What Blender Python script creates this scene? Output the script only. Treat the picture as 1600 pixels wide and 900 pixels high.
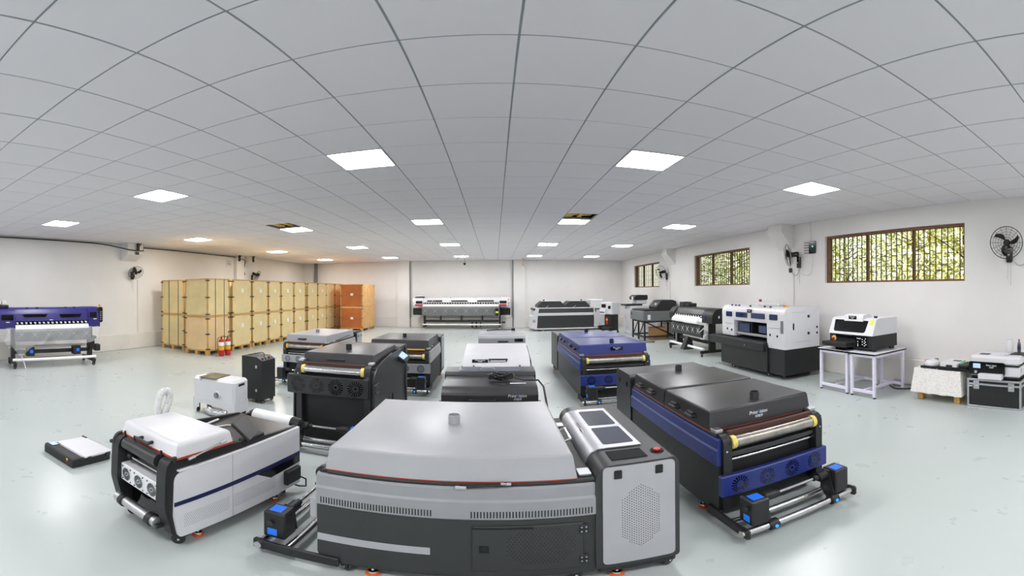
import bpy, bmesh, math, random
from mathutils import Vector, Matrix, Euler
random.seed(7)
PI = math.pi
S = bpy.context.scene
C = S.collection
for o in list(bpy.data.objects):
    bpy.data.objects.remove(o)

# ---------------------------------------------------------------- camera
CAM_H, YAW, ROLL, FPX = 1.66, 0.0418, -0.005, 637.7
cd = bpy.data.cameras.new('camera')
cd.type = 'PANO'
cd.panorama_type = 'EQUIRECTANGULAR'
cd.longitude_min, cd.longitude_max = -800 / FPX, 800 / FPX
cd.latitude_min, cd.latitude_max = -(900 - 455.2) / FPX, 455.2 / FPX
cd.clip_start, cd.clip_end = 0.02, 300
cam = bpy.data.objects.new('camera', cd)
C.objects.link(cam)
cr, sr, cy_, sy_ = math.cos(ROLL), math.sin(ROLL), math.cos(YAW), math.sin(YAW)
right = Vector((cr * cy_, -cr * sy_, sr)); up = Vector((-sr * cy_, sr * sy_, cr)); fwd = Vector((sy_, cy_, 0))
cam.matrix_world = Matrix(((right.x, up.x, -fwd.x, 0), (right.y, up.y, -fwd.y, 0), (right.z, up.z, -fwd.z, CAM_H), (0, 0, 0, 1)))
S.camera = cam

# ---------------------------------------------------------------- world, sun, exposure
w = bpy.data.worlds.new('world'); S.world = w; w.use_nodes = True
bg = w.node_tree.nodes['Background']
bg.inputs[0].default_value = (1.0, 0.98, 0.86, 1); bg.inputs[1].default_value = 1.5
sd = bpy.data.lights.new('sun', 'SUN'); sd.energy = 5.0; sd.angle = 0.02; sd.color = (1, 0.95, 0.82)
so = bpy.data.objects.new('sun', sd); C.objects.link(so)
so.rotation_euler = Euler((0, math.radians(-42), math.radians(8)))
S.view_settings.view_transform = 'Standard'; S.view_settings.look = 'None'
S.view_settings.gamma = 1; S.view_settings.use_curve_mapping = False
S.view_settings.exposure = 0.13
S.cycles.use_denoising = True
S.cycles.max_bounces = 8; S.cycles.diffuse_bounces = 5; S.cycles.glossy_bounces = 4; S.cycles.transparent_max_bounces = 12
S.cycles.caustics_reflective = False; S.cycles.caustics_refractive = False
S.cycles.sample_clamp_indirect = 8.0
LAMP = 42.5          # radiance of a ceiling panel

# ---------------------------------------------------------------- materials
def lin(c):
    return tuple(((v / 255) / 12.92 if v <= 10 else (((v / 255) + 0.055) / 1.055) ** 2.4) for v in c)
MATS = {}
def mat(name, rgb, rough=0.5, metal=0.0, var=0.06, scale=6.0, bump=0.0, bscale=None, emit=None, spec=0.5, coat=0.0, rvar=0.0):
    if name in MATS: return MATS[name]
    m = bpy.data.materials.new(name); m.use_nodes = True
    nt = m.node_tree; p = nt.nodes['Principled BSDF']
    col = lin(rgb)
    p.inputs['Roughness'].default_value = rough; p.inputs['Metallic'].default_value = metal
    p.inputs['Specular IOR Level'].default_value = spec
    p.inputs['Coat Weight'].default_value = coat; p.inputs['Coat Roughness'].default_value = 0.15
    tc = nt.nodes.new('ShaderNodeTexCoord')
    n = nt.nodes.new('ShaderNodeTexNoise'); n.inputs['Scale'].default_value = scale; n.inputs['Detail'].default_value = 4
    nt.links.new(tc.outputs['Object'], n.inputs['Vector'])
    r = nt.nodes.new('ShaderNodeValToRGB')
    r.color_ramp.elements[0].position = 0.3; r.color_ramp.elements[1].position = 0.7
    r.color_ramp.elements[0].color = tuple(c * (1 - var) for c in col) + (1,)
    r.color_ramp.elements[1].color = tuple(min(1, c * (1 + var)) for c in col) + (1,)
    nt.links.new(n.outputs['Fac'], r.inputs['Fac'])
    nt.links.new(r.outputs['Color'], p.inputs['Base Color'])
    if rvar:
        mr = nt.nodes.new('ShaderNodeMapRange')
        mr.inputs['From Min'].default_value = 0.3; mr.inputs['From Max'].default_value = 0.7
        mr.inputs['To Min'].default_value = max(0, rough - rvar); mr.inputs['To Max'].default_value = rough + rvar
        nt.links.new(n.outputs['Fac'], mr.inputs['Value']); nt.links.new(mr.outputs['Result'], p.inputs['Roughness'])
    if bump:
        n2 = nt.nodes.new('ShaderNodeTexNoise'); n2.inputs['Scale'].default_value = bscale or scale * 8; n2.inputs['Detail'].default_value = 3
        nt.links.new(tc.outputs['Object'], n2.inputs['Vector'])
        b = nt.nodes.new('ShaderNodeBump'); b.inputs['Strength'].default_value = bump; b.inputs['Distance'].default_value = 0.01
        nt.links.new(n2.outputs['Fac'], b.inputs['Height']); nt.links.new(b.outputs['Normal'], p.inputs['Normal'])
    if emit:
        p.inputs['Emission Color'].default_value = lin(emit[0]) + (1,); p.inputs['Emission Strength'].default_value = emit[1]
    MATS[name] = m
    return m

WALL = mat('painted_wall', (226, 224, 222), 0.75, var=0.03, scale=1.2, bump=0.03, bscale=60)
LEDGE = mat('painted_ledge', (220, 217, 212), 0.7, var=0.05, scale=2, bump=0.05, bscale=50)
TILE = mat('ceiling_tile', (226, 222, 227), 0.85, var=0.015, scale=0.7, bump=0.02, bscale=120)
TBAR = mat('ceiling_grid', (136, 142, 146), 0.6, var=0.05)
BLACK = mat('black_plastic', (26, 27, 28), 0.42, var=0.1, bump=0.02, bscale=200)
PBLACK = mat('powder_black', (28, 29, 30), 0.5, var=0.08, bump=0.03, bscale=300)
GBLACK = mat('glossy_black', (12, 13, 15), 0.12, var=0.05)
CHAR = mat('charcoal_paint', (46, 47, 49), 0.4, var=0.05, bump=0.02, bscale=300)
CHARTOP = mat('charcoal_lid', (52, 52, 55), 0.32, var=0.04, bump=0.015, bscale=300)
OLIVE = mat('dark_slate', (46, 48, 48), 0.5, var=0.05)
GREY = mat('grey_paint', (162, 163, 167), 0.32, var=0.03, bump=0.01, bscale=300)
MGREY = mat('mid_grey_paint', (140, 142, 146), 0.4, var=0.04)
DGREY = mat('steel_grey_paint', (112, 114, 116), 0.45, var=0.04)
WHITE = mat('white_paint', (214, 214, 218), 0.35, var=0.02)
LILAC = mat('white_table_paint', (222, 219, 236), 0.4, var=0.02)
PLASTIC = mat('translucent_film', (214, 214, 214), 0.25, var=0.08, scale=20, bump=0.2, bscale=30)
PAPER = mat('white_film', (240, 240, 240), 0.5, var=0.01)
BLUE = mat('blue_paint', (36, 50, 118), 0.35, var=0.06, bump=0.01, bscale=300)
NAVY = mat('navy_stripe', (18, 22, 74), 0.4, var=0.05)
INDIGO = mat('indigo_paint', (42, 38, 112), 0.4, var=0.05)
STEEL = mat('brushed_steel', (205, 205, 205), 0.22, 1.0, var=0.08, scale=30)
DULL = mat('worn_steel', (165, 160, 152), 0.38, 1.0, var=0.25, scale=14)
ALU = mat('satin_aluminium', (200, 201, 205), 0.42, 1.0, var=0.05, scale=12)
CHROME = mat('chrome', (225, 225, 225), 0.1, 1.0, var=0.02)
YELLOW = mat('yellow_cap', (226, 205, 110), 0.5, var=0.06)
AMBER = mat('amber_cap', (230, 170, 40), 0.45, var=0.06)
ORANGE = mat('orange_rubber', (226, 92, 40), 0.55, var=0.06)
SEAL = mat('silicone_seal', (176, 66, 40), 0.55, var=0.1)
COPPER = mat('copper_strip', (150, 88, 62), 0.45, 0.2, var=0.15, scale=14)
BELT = mat('brown_belt', (70, 40, 30), 0.5, var=0.15)
RED = mat('red_plastic', (186, 24, 22), 0.4, var=0.05)
CRIMSON = mat('crimson_band', (176, 20, 50), 0.4, var=0.05)
GREEN = mat('green_plastic', (60, 170, 90), 0.4, var=0.05)
LIME = mat('lime_plastic', (214, 220, 40), 0.45, var=0.05)
GLASSD = mat('smoked_glass', (78, 80, 92), 0.08, var=0.04, spec=0.7)
GLASSB = mat('blue_window', (30, 48, 92), 0.06, var=0.3, scale=4, spec=0.8)
SMOKE = mat('smoked_lid', (92, 88, 74), 0.18, var=0.05)
SCREEN = mat('lit_blue_screen', (30, 90, 200), 0.3, var=0.1, emit=((40, 140, 250), 0.3))
SCREENP = mat('lit_pale_screen', (150, 180, 230), 0.3, var=0.1, scale=30, emit=((185, 200, 240), 0.5))
LED = mat('lit_blue_led', (40, 120, 240), 0.3, emit=((40, 140, 255), 1.2))
GLED = mat('lit_green_led', (40, 220, 160), 0.3, emit=((40, 230, 170), 1.0))
INK = mat('white_lettering', (235, 235, 235), 0.5, var=0.01)
BLUEINK = mat('blue_lettering', (60, 130, 230), 0.5, var=0.01)
PLY = mat('plywood', (226, 205, 152), 0.6, var=0.07, scale=3, bump=0.05, bscale=40)
PLYW = mat('plywood_warm', (228, 196, 148), 0.6, var=0.07, scale=3, bump=0.05, bscale=40)
PINE = mat('pine_batten', (200, 158, 92), 0.65, var=0.12, scale=8)
RUST = mat('orange_plywood', (186, 104, 48), 0.55, var=0.12, scale=3, bump=0.05, bscale=40)
RUSTP = mat('orange_batten', (216, 170, 110), 0.6, var=0.12, scale=6)
STRAP = mat('dark_strap', (70, 68, 48), 0.5)
CLIP = mat('metal_clip', (92, 92, 98), 0.35, 0.7)
CARD = mat('cardboard', (168, 128, 84), 0.8, var=0.06)
WINFRAME = mat('brown_window_frame', (116, 74, 52), 0.55, var=0.15, scale=12)
IRON = mat('dark_iron', (60, 46, 40), 0.55, 0.3, var=0.1)
PIPE = mat('black_conduit', (46, 46, 42), 0.5)
FOIL = mat('foil_duct', (200, 202, 205), 0.28, 0.9, var=0.1, scale=40)
LEAF = mat('leaf', (200, 202, 104), 0.5, var=0.35, scale=3)
LEAF2 = mat('leaf_dark', (140, 160, 84), 0.5, var=0.3, scale=3)
BARK = mat('bark', (92, 76, 58), 0.9, var=0.2)
EARTH = mat('earth', (150, 146, 110), 0.95, var=0.2, scale=1)
INSUL = mat('yellow_insulation', (206, 172, 84), 0.9, var=0.3, scale=9)
PLENUM = mat('plenum_board', (120, 110, 98), 0.9)

# epoxy floor: glossy, slightly wavy, faintly patchy
FLOOR = bpy.data.materials.new('epoxy_floor'); FLOOR.use_nodes = True
nt = FLOOR.node_tree; p = nt.nodes['Principled BSDF']
tc = nt.nodes.new('ShaderNodeTexCoord')
n1 = nt.nodes.new('ShaderNodeTexNoise'); n1.inputs['Scale'].default_value = 0.55; n1.inputs['Detail'].default_value = 5
rp = nt.nodes.new('ShaderNodeValToRGB')
rp.color_ramp.elements[0].position = 0.3; rp.color_ramp.elements[1].position = 0.72
rp.color_ramp.elements[0].color = lin((180, 188, 186)) + (1,); rp.color_ramp.elements[1].color = lin((185, 193, 191)) + (1,)
n2 = nt.nodes.new('ShaderNodeTexNoise'); n2.inputs['Scale'].default_value = 3.0; n2.inputs['Detail'].default_value = 3; n2.inputs['Roughness'].default_value = 0.6
mr = nt.nodes.new('ShaderNodeMapRange'); mr.inputs['From Min'].default_value = 0.0; mr.inputs['From Max'].default_value = 1.0
mr.inputs['To Min'].default_value = 0.25; mr.inputs['To Max'].default_value = 0.32
bp = nt.nodes.new('ShaderNodeBump'); bp.inputs['Strength'].default_value = 0.02; bp.inputs['Distance'].default_value = 0.01
for a, b in ((tc.outputs['Object'], n1.inputs['Vector']), (tc.outputs['Object'], n2.inputs['Vector']), (n1.outputs['Fac'], rp.inputs['Fac']),
             (rp.outputs['Color'], p.inputs['Base Color']), (n2.outputs['Fac'], mr.inputs['Value']), (mr.outputs['Result'], p.inputs['Roughness']),
             (n2.outputs['Fac'], bp.inputs['Height']), (bp.outputs['Normal'], p.inputs['Normal'])):
    nt.links.new(a, b)
p.inputs['Specular IOR Level'].default_value = 0.5

def glass_pane():
    m = bpy.data.materials.new('window_glass'); m.use_nodes = True
    nt = m.node_tree; nt.nodes.clear()
    o = nt.nodes.new('ShaderNodeOutputMaterial'); t = nt.nodes.new('ShaderNodeBsdfTransparent'); g = nt.nodes.new('ShaderNodeBsdfGlossy')
    t.inputs[0].default_value = (0.93, 0.95, 0.9, 1); g.inputs['Roughness'].default_value = 0.03
    x = nt.nodes.new('ShaderNodeMixShader'); x.inputs[0].default_value = 0.06
    nt.links.new(t.outputs[0], x.inputs[1]); nt.links.new(g.outputs[0], x.inputs[2]); nt.links.new(x.outputs[0], o.inputs[0])
    return m
PANE = glass_pane()
def film_mat():
    m = bpy.data.materials.new('clear_plastic_sheet'); m.use_nodes = True
    nt = m.node_tree; p = nt.nodes['Principled BSDF']; o = nt.nodes['Material Output']
    p.inputs['Base Color'].default_value = (0.75, 0.76, 0.78, 1); p.inputs['Roughness'].default_value = 0.2
    n = nt.nodes.new('ShaderNodeTexNoise'); n.inputs['Scale'].default_value = 9
    b = nt.nodes.new('ShaderNodeBump'); b.inputs['Strength'].default_value = 0.6; nt.links.new(n.outputs['Fac'], b.inputs['Height']); nt.links.new(b.outputs['Normal'], p.inputs['Normal'])
    t = nt.nodes.new('ShaderNodeBsdfTransparent'); x = nt.nodes.new('ShaderNodeMixShader'); x.inputs[0].default_value = 0.28
    nt.links.new(t.outputs[0], x.inputs[1]); nt.links.new(p.outputs[0], x.inputs[2]); nt.links.new(x.outputs[0], o.inputs[0])
    return m
SHEET = film_mat()
def lamp_mat(name, col, s):
    m = bpy.data.materials.new(name); m.use_nodes = True
    nt = m.node_tree; p = nt.nodes['Principled BSDF']
    p.inputs['Base Color'].default_value = (0.9, 0.9, 0.9, 1)
    p.inputs['Emission Color'].default_value = col + (1,); p.inputs['Emission Strength'].default_value = s
    return m
LAMPC = lamp_mat('lit_diffuser', (1.0, 0.99, 1.0), LAMP)
LAMPW = lamp_mat('lit_diffuser_warm', (1.0, 0.92, 0.83), LAMP * 1.3)

# ---------------------------------------------------------------- mesh builder
class B:
    def __init__(s): s.v = []; s.f = []
    def add(s, vs, fs):
        k = len(s.v); s.v += [tuple(v) for v in vs]; s.f += [tuple(i + k for i in f) for f in fs]; return s
    def box(s, x0, x1, y0, y1, z0, z1, b=0.0):
        if b <= 0:
            vs = [(x, y, z) for x in (x0, x1) for y in (y0, y1) for z in (z0, z1)]
            return s.add(vs, [(0, 1, 3, 2), (4, 6, 7, 5), (0, 4, 5, 1), (2, 3, 7, 6), (0, 2, 6, 4), (1, 5, 7, 3)])
        b = min(b, (x1 - x0) * .49, (y1 - y0) * .49, (z1 - z0) * .49)
        X = (x0, x1); Y = (y0, y1); Z = (z0, z1); idx = {}; vs = []
        for i in (0, 1):
            for j in (0, 1):
                for k in (0, 1):
                    sx, sy, sz = (1 - 2 * i) * b, (1 - 2 * j) * b, (1 - 2 * k) * b
                    for a, (dx, dy, dz) in enumerate(((0, sy, sz), (sx, 0, sz), (sx, sy, 0))):
                        idx[i, j, k, a] = len(vs); vs.append((X[i] + dx, Y[j] + dy, Z[k] + dz))
        fs = []
        for i in (0, 1): fs.append((idx[i, 0, 0, 0], idx[i, 1, 0, 0], idx[i, 1, 1, 0], idx[i, 0, 1, 0]))
        for j in (0, 1): fs.append((idx[0, j, 0, 1], idx[1, j, 0, 1], idx[1, j, 1, 1], idx[0, j, 1, 1]))
        for k in (0, 1): fs.append((idx[0, 0, k, 2], idx[1, 0, k, 2], idx[1, 1, k, 2], idx[0, 1, k, 2]))
        for i in (0, 1):
            for j in (0, 1): fs.append((idx[i, j, 0, 0], idx[i, j, 1, 0], idx[i, j, 1, 1], idx[i, j, 0, 1]))
            for k in (0, 1): fs.append((idx[i, 0, k, 0], idx[i, 1, k, 0], idx[i, 1, k, 2], idx[i, 0, k, 2]))
        for j in (0, 1):
            for k in (0, 1): fs.append((idx[0, j, k, 1], idx[1, j, k, 1], idx[1, j, k, 2], idx[0, j, k, 2]))
        for i in (0, 1):
            for j in (0, 1):
                for k in (0, 1): fs.append((idx[i, j, k, 0], idx[i, j, k, 1], idx[i, j, k, 2]))
        return s.add(vs, fs)
    def prism(s, poly, a0, a1, ax):
        def q(p, a): return (a, p[0], p[1]) if ax == 'x' else ((p[0], a, p[1]) if ax == 'y' else (p[0], p[1], a))
        n = len(poly); vs = [q(p, a0) for p in poly] + [q(p, a1) for p in poly]
        return s.add(vs, [tuple(range(n)), tuple(range(2 * n - 1, n - 1, -1))] + [(i, (i + 1) % n, n + (i + 1) % n, n + i) for i in range(n)])
    def cyl(s, p0, p1, r, n=14, r2=None, cap=True, start=0.0):
        p0, p1 = Vector(p0), Vector(p1); d = (p1 - p0).normalized()
        t = Vector((0, 0, 1)) if abs(d.z) < .9 else Vector((1, 0, 0)); u = d.cross(t).normalized(); v = d.cross(u)
        r2 = r if r2 is None else r2
        cs = [(math.cos(start + 2 * PI * i / n), math.sin(start + 2 * PI * i / n)) for i in range(n)]
        vs = [p0 + (u * c + v * q) * r for c, q in cs] + [p1 + (u * c + v * q) * r2 for c, q in cs]
        fs = [(i, (i + 1) % n, n + (i + 1) % n, n + i) for i in range(n)]
        if cap: fs += [tuple(range(n - 1, -1, -1)), tuple(range(n, 2 * n))]
        return s.add(vs, fs)
    def pipe(s, p0, p1, r, ri, n=18):
        p0, p1 = Vector(p0), Vector(p1); d = (p1 - p0).normalized()
        t = Vector((0, 0, 1)) if abs(d.z) < .9 else Vector((1, 0, 0)); u = d.cross(t).normalized(); v = d.cross(u)
        cs = [(math.cos(2 * PI * i / n), math.sin(2 * PI * i / n)) for i in range(n)]
        vs = []
        for P, R in ((p0, r), (p1, r), (p1, ri), (p0, ri)): vs += [P + (u * c + v * q) * R for c, q in cs]
        fs = [(k * n + i, k * n + (i + 1) % n, ((k + 1) % 4) * n + (i + 1) % n, ((k + 1) % 4) * n + i) for k in range(4) for i in range(n)]
        return s.add(vs, fs)
    def tube(s, path, r, n=8, closed=False):
        P = [Vector(p) for p in path]; m = len(P); vs = []; fs = []; u = None
        for i, p in enumerate(P):
            if closed: d = P[(i + 1) % m] - P[i - 1]
            else: d = P[min(i + 1, m - 1)] - P[max(i - 1, 0)]
            d.normalize()
            if u is None:
                t = Vector((0, 0, 1)) if abs(d.z) < .9 else Vector((1, 0, 0)); u = d.cross(t).normalized()
            else:
                u = (u - d * u.dot(d)).normalized()
            v = d.cross(u)
            rr = r[i] if isinstance(r, (list, tuple)) else r
            vs += [p + (u * math.cos(2 * PI * k / n) + v * math.sin(2 * PI * k / n)) * rr for k in range(n)]
        for i in range(m if closed else m - 1):
            j = (i + 1) % m
            fs += [(i * n + k, i * n + (k + 1) % n, j * n + (k + 1) % n, j * n + k) for k in range(n)]
        if not closed: fs += [tuple(range(n - 1, -1, -1)), tuple(range((m - 1) * n, m * n))]
        return s.add(vs, fs)
    def lathe(s, prof, c=(0, 0, 0), n=16):
        vs = []; m = len(prof)
        for r, z in prof: vs += [(c[0] + r * math.cos(2 * PI * k / n), c[1] + r * math.sin(2 * PI * k / n), c[2] + z) for k in range(n)]
        fs = [(i * n + k, i * n + (k + 1) % n, (i + 1) * n + (k + 1) % n, (i + 1) * n + k) for i in range(m - 1) for k in range(n)]
        fs += [tuple(range(n - 1, -1, -1)), tuple(range((m - 1) * n, m * n))]
        return s.add(vs, fs)
    def quad(s, *pts): return s.add(pts, [tuple(range(len(pts)))])
    def xf(s, M):
        s.v = [tuple(M @ Vector(v)) for v in s.v]; return s

def mesh(name, b, m, smooth=True, fix=True):
    me = bpy.data.meshes.new(name); me.from_pydata(b.v, [], b.f)
    if fix:
        bm = bmesh.new(); bm.from_mesh(me); bmesh.ops.recalc_face_normals(bm, faces=bm.faces); bm.to_mesh(me); bm.free()
    if smooth:
        me.polygons.foreach_set('use_smooth', [True] * len(me.polygons)); me.set_sharp_from_angle(angle=math.radians(32))
    me.materials.append(m); me.update(); return me
WHOLE = {'fan_vent', 'fan_mark', 'blade', 'hood_window'}
def pieces(b, eps=0.004):
    """split a builder into groups of shells that do not touch each other"""
    n = len(b.v); par = list(range(n))
    def find(i):
        while par[i] != i: par[i] = par[par[i]]; i = par[i]
        return i
    for f in b.f:
        for i in f[1:]: par[find(i)] = find(f[0])
    comp = {}
    for i in range(n): comp.setdefault(find(i), []).append(i)
    if len(comp) < 2: return [b]
    bbs = [[tuple(min(b.v[i][k] for i in c) - eps for k in range(3)), tuple(max(b.v[i][k] for i in c) + eps for k in range(3)), list(c)] for c in comp.values()]
    merged = True
    while merged:
        merged = False
        for i in range(len(bbs)):
            for j in range(i + 1, len(bbs)):
                if all(bbs[i][0][k] <= bbs[j][1][k] and bbs[j][0][k] <= bbs[i][1][k] for k in range(3)):
                    bbs[i] = [tuple(map(min, bbs[i][0], bbs[j][0])), tuple(map(max, bbs[i][1], bbs[j][1])), bbs[i][2] + bbs[j][2]]
                    del bbs[j]; merged = True; break
            if merged: break
    if len(bbs) < 2: return [b]
    out = []
    for _, _, c in bbs:
        mp = {i: k for k, i in enumerate(c)}; q = B(); q.v = [b.v[i] for i in c]; q.f = [tuple(mp[i] for i in f) for f in b.f if f[0] in mp]; out.append(q)
    return out
def part(name, b, m, parent=None, kind=None, label=None, smooth=True):
    if isinstance(b, B) and parent and kind != 'stuff' and len(b.f) < 900 and name not in WHOLE:
        ps = pieces(b)
        if len(ps) > 1:
            first = None
            for q in ps:
                o = part(name, mesh(name, q, m, smooth), m, parent, kind, label); first = first or o
            return first
    me = b if isinstance(b, bpy.types.Mesh) else mesh(name, b, m, smooth)
    o = bpy.data.objects.new(name, me); C.objects.link(o)
    if parent: o.parent = parent
    if kind: o['kind'] = kind
    if label: o['label'] = label
    return o
def tag(o, label, cat, group=None):
    o['label'] = label; o['category'] = cat
    if group: o['group'] = group
    return o
def thing(name, label, cat, loc=(0, 0, 0), rz=0.0, group=None):
    o = bpy.data.objects.new(name, None); o.empty_display_size = 0.1; C.objects.link(o)
    o.location = loc; o.rotation_euler = (0, 0, math.radians(rz)); return tag(o, label, cat, group)
def struct(name, b, m, parent=None):
    o = part(name, b, m, parent)
    if not parent: o['kind'] = 'structure'
    return o
def copy_tree(o, parent=None):
    c = o.copy(); C.objects.link(c); c.parent = parent
    for ch in o.children: copy_tree(ch, c)
    return c
def rpoly(pts, rad, n=5):
    """round the corners of a 2-D polygon; rad is one radius or one per corner"""
    out = []; m = len(pts)
    for i, p in enumerate(pts):
        r = rad[i] if isinstance(rad, (list, tuple)) else rad
        p = Vector(p); a = Vector(pts[i - 1]) - p; b = Vector(pts[(i + 1) % m]) - p
        r = min(r, a.length * .48, b.length * .48)
        if r <= 1e-5: out.append(tuple(p)); continue
        q0 = p + a.normalized() * r; q1 = p + b.normalized() * r
        for k in range(n + 1):
            t = k / n; out.append(tuple(q0 * (1 - t) ** 2 + p * 2 * t * (1 - t) + q1 * t * t))
    return out
_txt = {}
def text(name, body, size, m, parent, loc, M3, align='CENTER', italic=0.0, depth=0.0006):
    key = (body, size, align, italic, m.name)
    if key not in _txt:
        cu = bpy.data.curves.new('t', 'FONT'); cu.body = body; cu.size = size; cu.extrude = depth; cu.align_x = align; cu.shear = italic
        o = bpy.data.objects.new('t', cu); C.objects.link(o)
        bpy.context.view_layer.update()
        me = bpy.data.meshes.new_from_object(o.evaluated_get(bpy.context.evaluated_depsgraph_get()))
        bpy.data.objects.remove(o); me.materials.clear(); me.materials.append(m); me.name = name; _txt[key] = me
    o = bpy.data.objects.new(name, _txt[key]); C.objects.link(o); o.parent = parent
    o.matrix_local = Matrix.Translation(loc) @ M3.to_4x4(); return o
def basis(x, z):
    x = Vector(x).normalized(); z = Vector(z).normalized(); y = z.cross(x)
    return Matrix(((x.x, y.x, z.x), (x.y, y.y, z.y), (x.z, y.z, z.z)))
def logo(parent, loc, x, z, size=0.05):
    """white brand lettering: Print(blue V)ision over three Chinese characters"""
    M3 = basis(x, z); X = Vector(M3.col[0]); Y = Vector(M3.col[1]); L = Vector(loc)
    text('logo_text', 'Print', size, INK, parent, L - X * size * .28, M3, 'RIGHT', 0.2)
    text('logo_initial', 'V', size, BLUEINK, parent, L, M3, 'CENTER', 0.2)
    text('logo_text', 'ision', size, INK, parent, L + X * size * .24, M3, 'LEFT', 0.2)
    text('logo_characters', '印视界', size * .62, INK, parent, L - Y * size * .72, M3, 'CENTER', 0.2)
# ================================================================ the room
X0, X1, Y0, Y1, ZC = -9.5, 6.05, -5.4, 18.8, 3.11
TS, OX, OY = 0.6, 0.1269, 1.9953     # ceiling grid: pitch and the offset of its lines
struct('floor', B().box(X0 - .3, X1 + .3, Y0 - .3, Y1 + .3, -0.15, 0), FLOOR)
struct('wall_back', B().box(X0 - .2, X1 + .2, Y1, Y1 + .2, 0, 3.6), WALL)
struct('wall_front', B().box(X0 - .2, X1 + .2, Y0 - .2, Y0, 0, 3.6), WALL)
struct('wall_left', B().box(X0 - .2, X0, Y0, Y1, 0, 3.6), WALL)
WINS = [(2.70, 5.77), (8.40, 11.37), (14.20, 17.02)]; WZ0, WZ1 = 1.80, 2.755
wb = B(); y = Y0
for a, b in WINS:
    wb.box(X1, X1 + .24, y, a, 0, 3.6); wb.box(X1, X1 + .24, a, b, 0, WZ0); wb.box(X1, X1 + .24, a, b, WZ1, 3.6); y = b
wb.box(X1, X1 + .24, y, Y1, 0, 3.6)
struct('wall_right', wb, WALL)
def dado(name, x0, x1, y0, y1, sx, sy):
    return struct(name, B().box(x0, x1, y0, y1, 0, 0.46, .012), LEDGE)
dado('baseboard_left', X0, X0 + .11, Y0, Y1, 1, 0)
dado('baseboard_right', X1 - .11, X1, Y0, Y1, 1, 0)
dado('baseboard_back', X0 + .11, X1 - .11, Y1 - .09, Y1, 0, 1)
# pilasters and haunches
struct('trim_1', B().box(-4.54, -3.98, Y1 - .13, Y1, 0, ZC), WALL)
struct('trim_2', B().box(0.86, 1.36, Y1 - .13, Y1, 0, ZC), WALL)
struct('trim_3', B().box(X0, X0 + .16, 12.75, 13.25, 0, ZC), WALL)
def haunch(name, side, y0, y1, d, zt, zb):
    xw = X1 if side > 0 else X0
    pf = [(xw, ZC + .05), (xw - side * d, ZC + .05), (xw - side * d, zt), (xw, zb)]
    b = B().prism(pf, y0, y1, 'y'); return struct(name, b, WALL)
haunch('trim_4', 1, 6.74, 7.22, .34, 2.93, 2.56)
haunch('trim_5', 1, 12.75, 13.25, .34, 2.93, 2.56)
haunch('trim_6', -1, 7.28, 7.86, .34, 2.78, 2.60)
haunch('trim_7', -1, 13.35, 13.85, .34, 2.90, 2.70)
# corner post, back left
o = part('steel_post', B().box(-8.80, -8.66, 18.55, 18.7, 0, ZC, .01), DGREY)
tag(o, 'dark grey steel post rising behind the plywood crates in the far corner', 'post')

# ---- ceiling: backing, grid bars, tiles, open cells
LI = [-12.5, -7.5, -2.5, 2.5, 6.5]; LJ = [-10.5, -3.5, 3.5, 10.5, 17.5, 24.5]  # row behind the camera is unseen, added to light near floor and fronts
light_cells = {(math.floor(i), math.floor(j)) for i in LI for j in LJ}
open_cells = {(-8, 9), (2, 9)}
ceil = struct('ceiling', B().box(X0 - .2, X1 + .24, Y0 - .2, Y1 + .2, 3.6, 3.75), PLENUM)
i0, i1 = math.floor((X0 - OX) / TS), math.ceil((X1 - OX) / TS)
j0, j1 = math.floor((Y0 - OY) / TS), math.ceil((Y1 - OY) / TS)
for i in range(i0 + 1, i1):
    x = OX + i * TS
    part('grid_bar', B().box(x - .012, x + .012, Y0, Y1, ZC + .0045, ZC + .03), TBAR, ceil, smooth=False)
for j in range(j0 + 1, j1):
    y = OY + j * TS
    part('grid_bar', B().box(X0, X1, y - .012, y + .012, ZC + .005, ZC + .0295), TBAR, ceil, smooth=False)
G = 0.0062
tile_me = mesh('ceiling_tile', B().box(G, TS - G, G, TS - G, 0, .016, .003), TILE, smooth=False)
cells = []
for i in range(i0, i1):
    for j in range(j0, j1):
        if (i, j) in light_cells or (i, j) in open_cells: continue
        xa, xb = max(OX + i * TS, X0), min(OX + (i + 1) * TS, X1); ya, yb = max(OY + j * TS, Y0), min(OY + (j + 1) * TS, Y1)
        if xb - xa < .04 or yb - ya < .04: continue
        cx, cyy = (xa + xb) / 2, (ya + yb) / 2; h = ZC - CAM_H; d = math.hypot(cx, cyy)
        lat = math.atan2(h, d); az = math.atan2(cx, cyy) - YAW
        vis = lat < .80 and abs(az) < 1.33
        size = (xb - xa) * (yb - ya) * h / (d * d + h * h) ** 1.5 / max(math.cos(lat), .2)
        cells.append((0 if vis else 1, -size, xa, xb, ya, yb))
cells.sort()
rest = B()
for k, (nv, _, xa, xb, ya, yb) in enumerate(cells):
    full = abs(xb - xa - TS) < 1e-4 and abs(yb - ya - TS) < 1e-4
    if k < 300 and not nv:
        if full:
            o = part('ceiling_tile', tile_me, TILE, ceil); o.location = (xa, ya, ZC + random.uniform(-.0008, .0008))
        else:
            part('ceiling_tile', B().box(xa + G, xb - G, ya + G, yb - G, ZC, ZC + .016, .003), TILE, ceil, smooth=False)
    else:
        dz = random.uniform(-.0008, .0008)
        rest.box(xa + G, xb - G, ya + G, yb - G, ZC + dz, ZC + .016)
part('ceiling_tiles_beyond', rest, TILE, ceil, kind='stuff', smooth=False)
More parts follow.
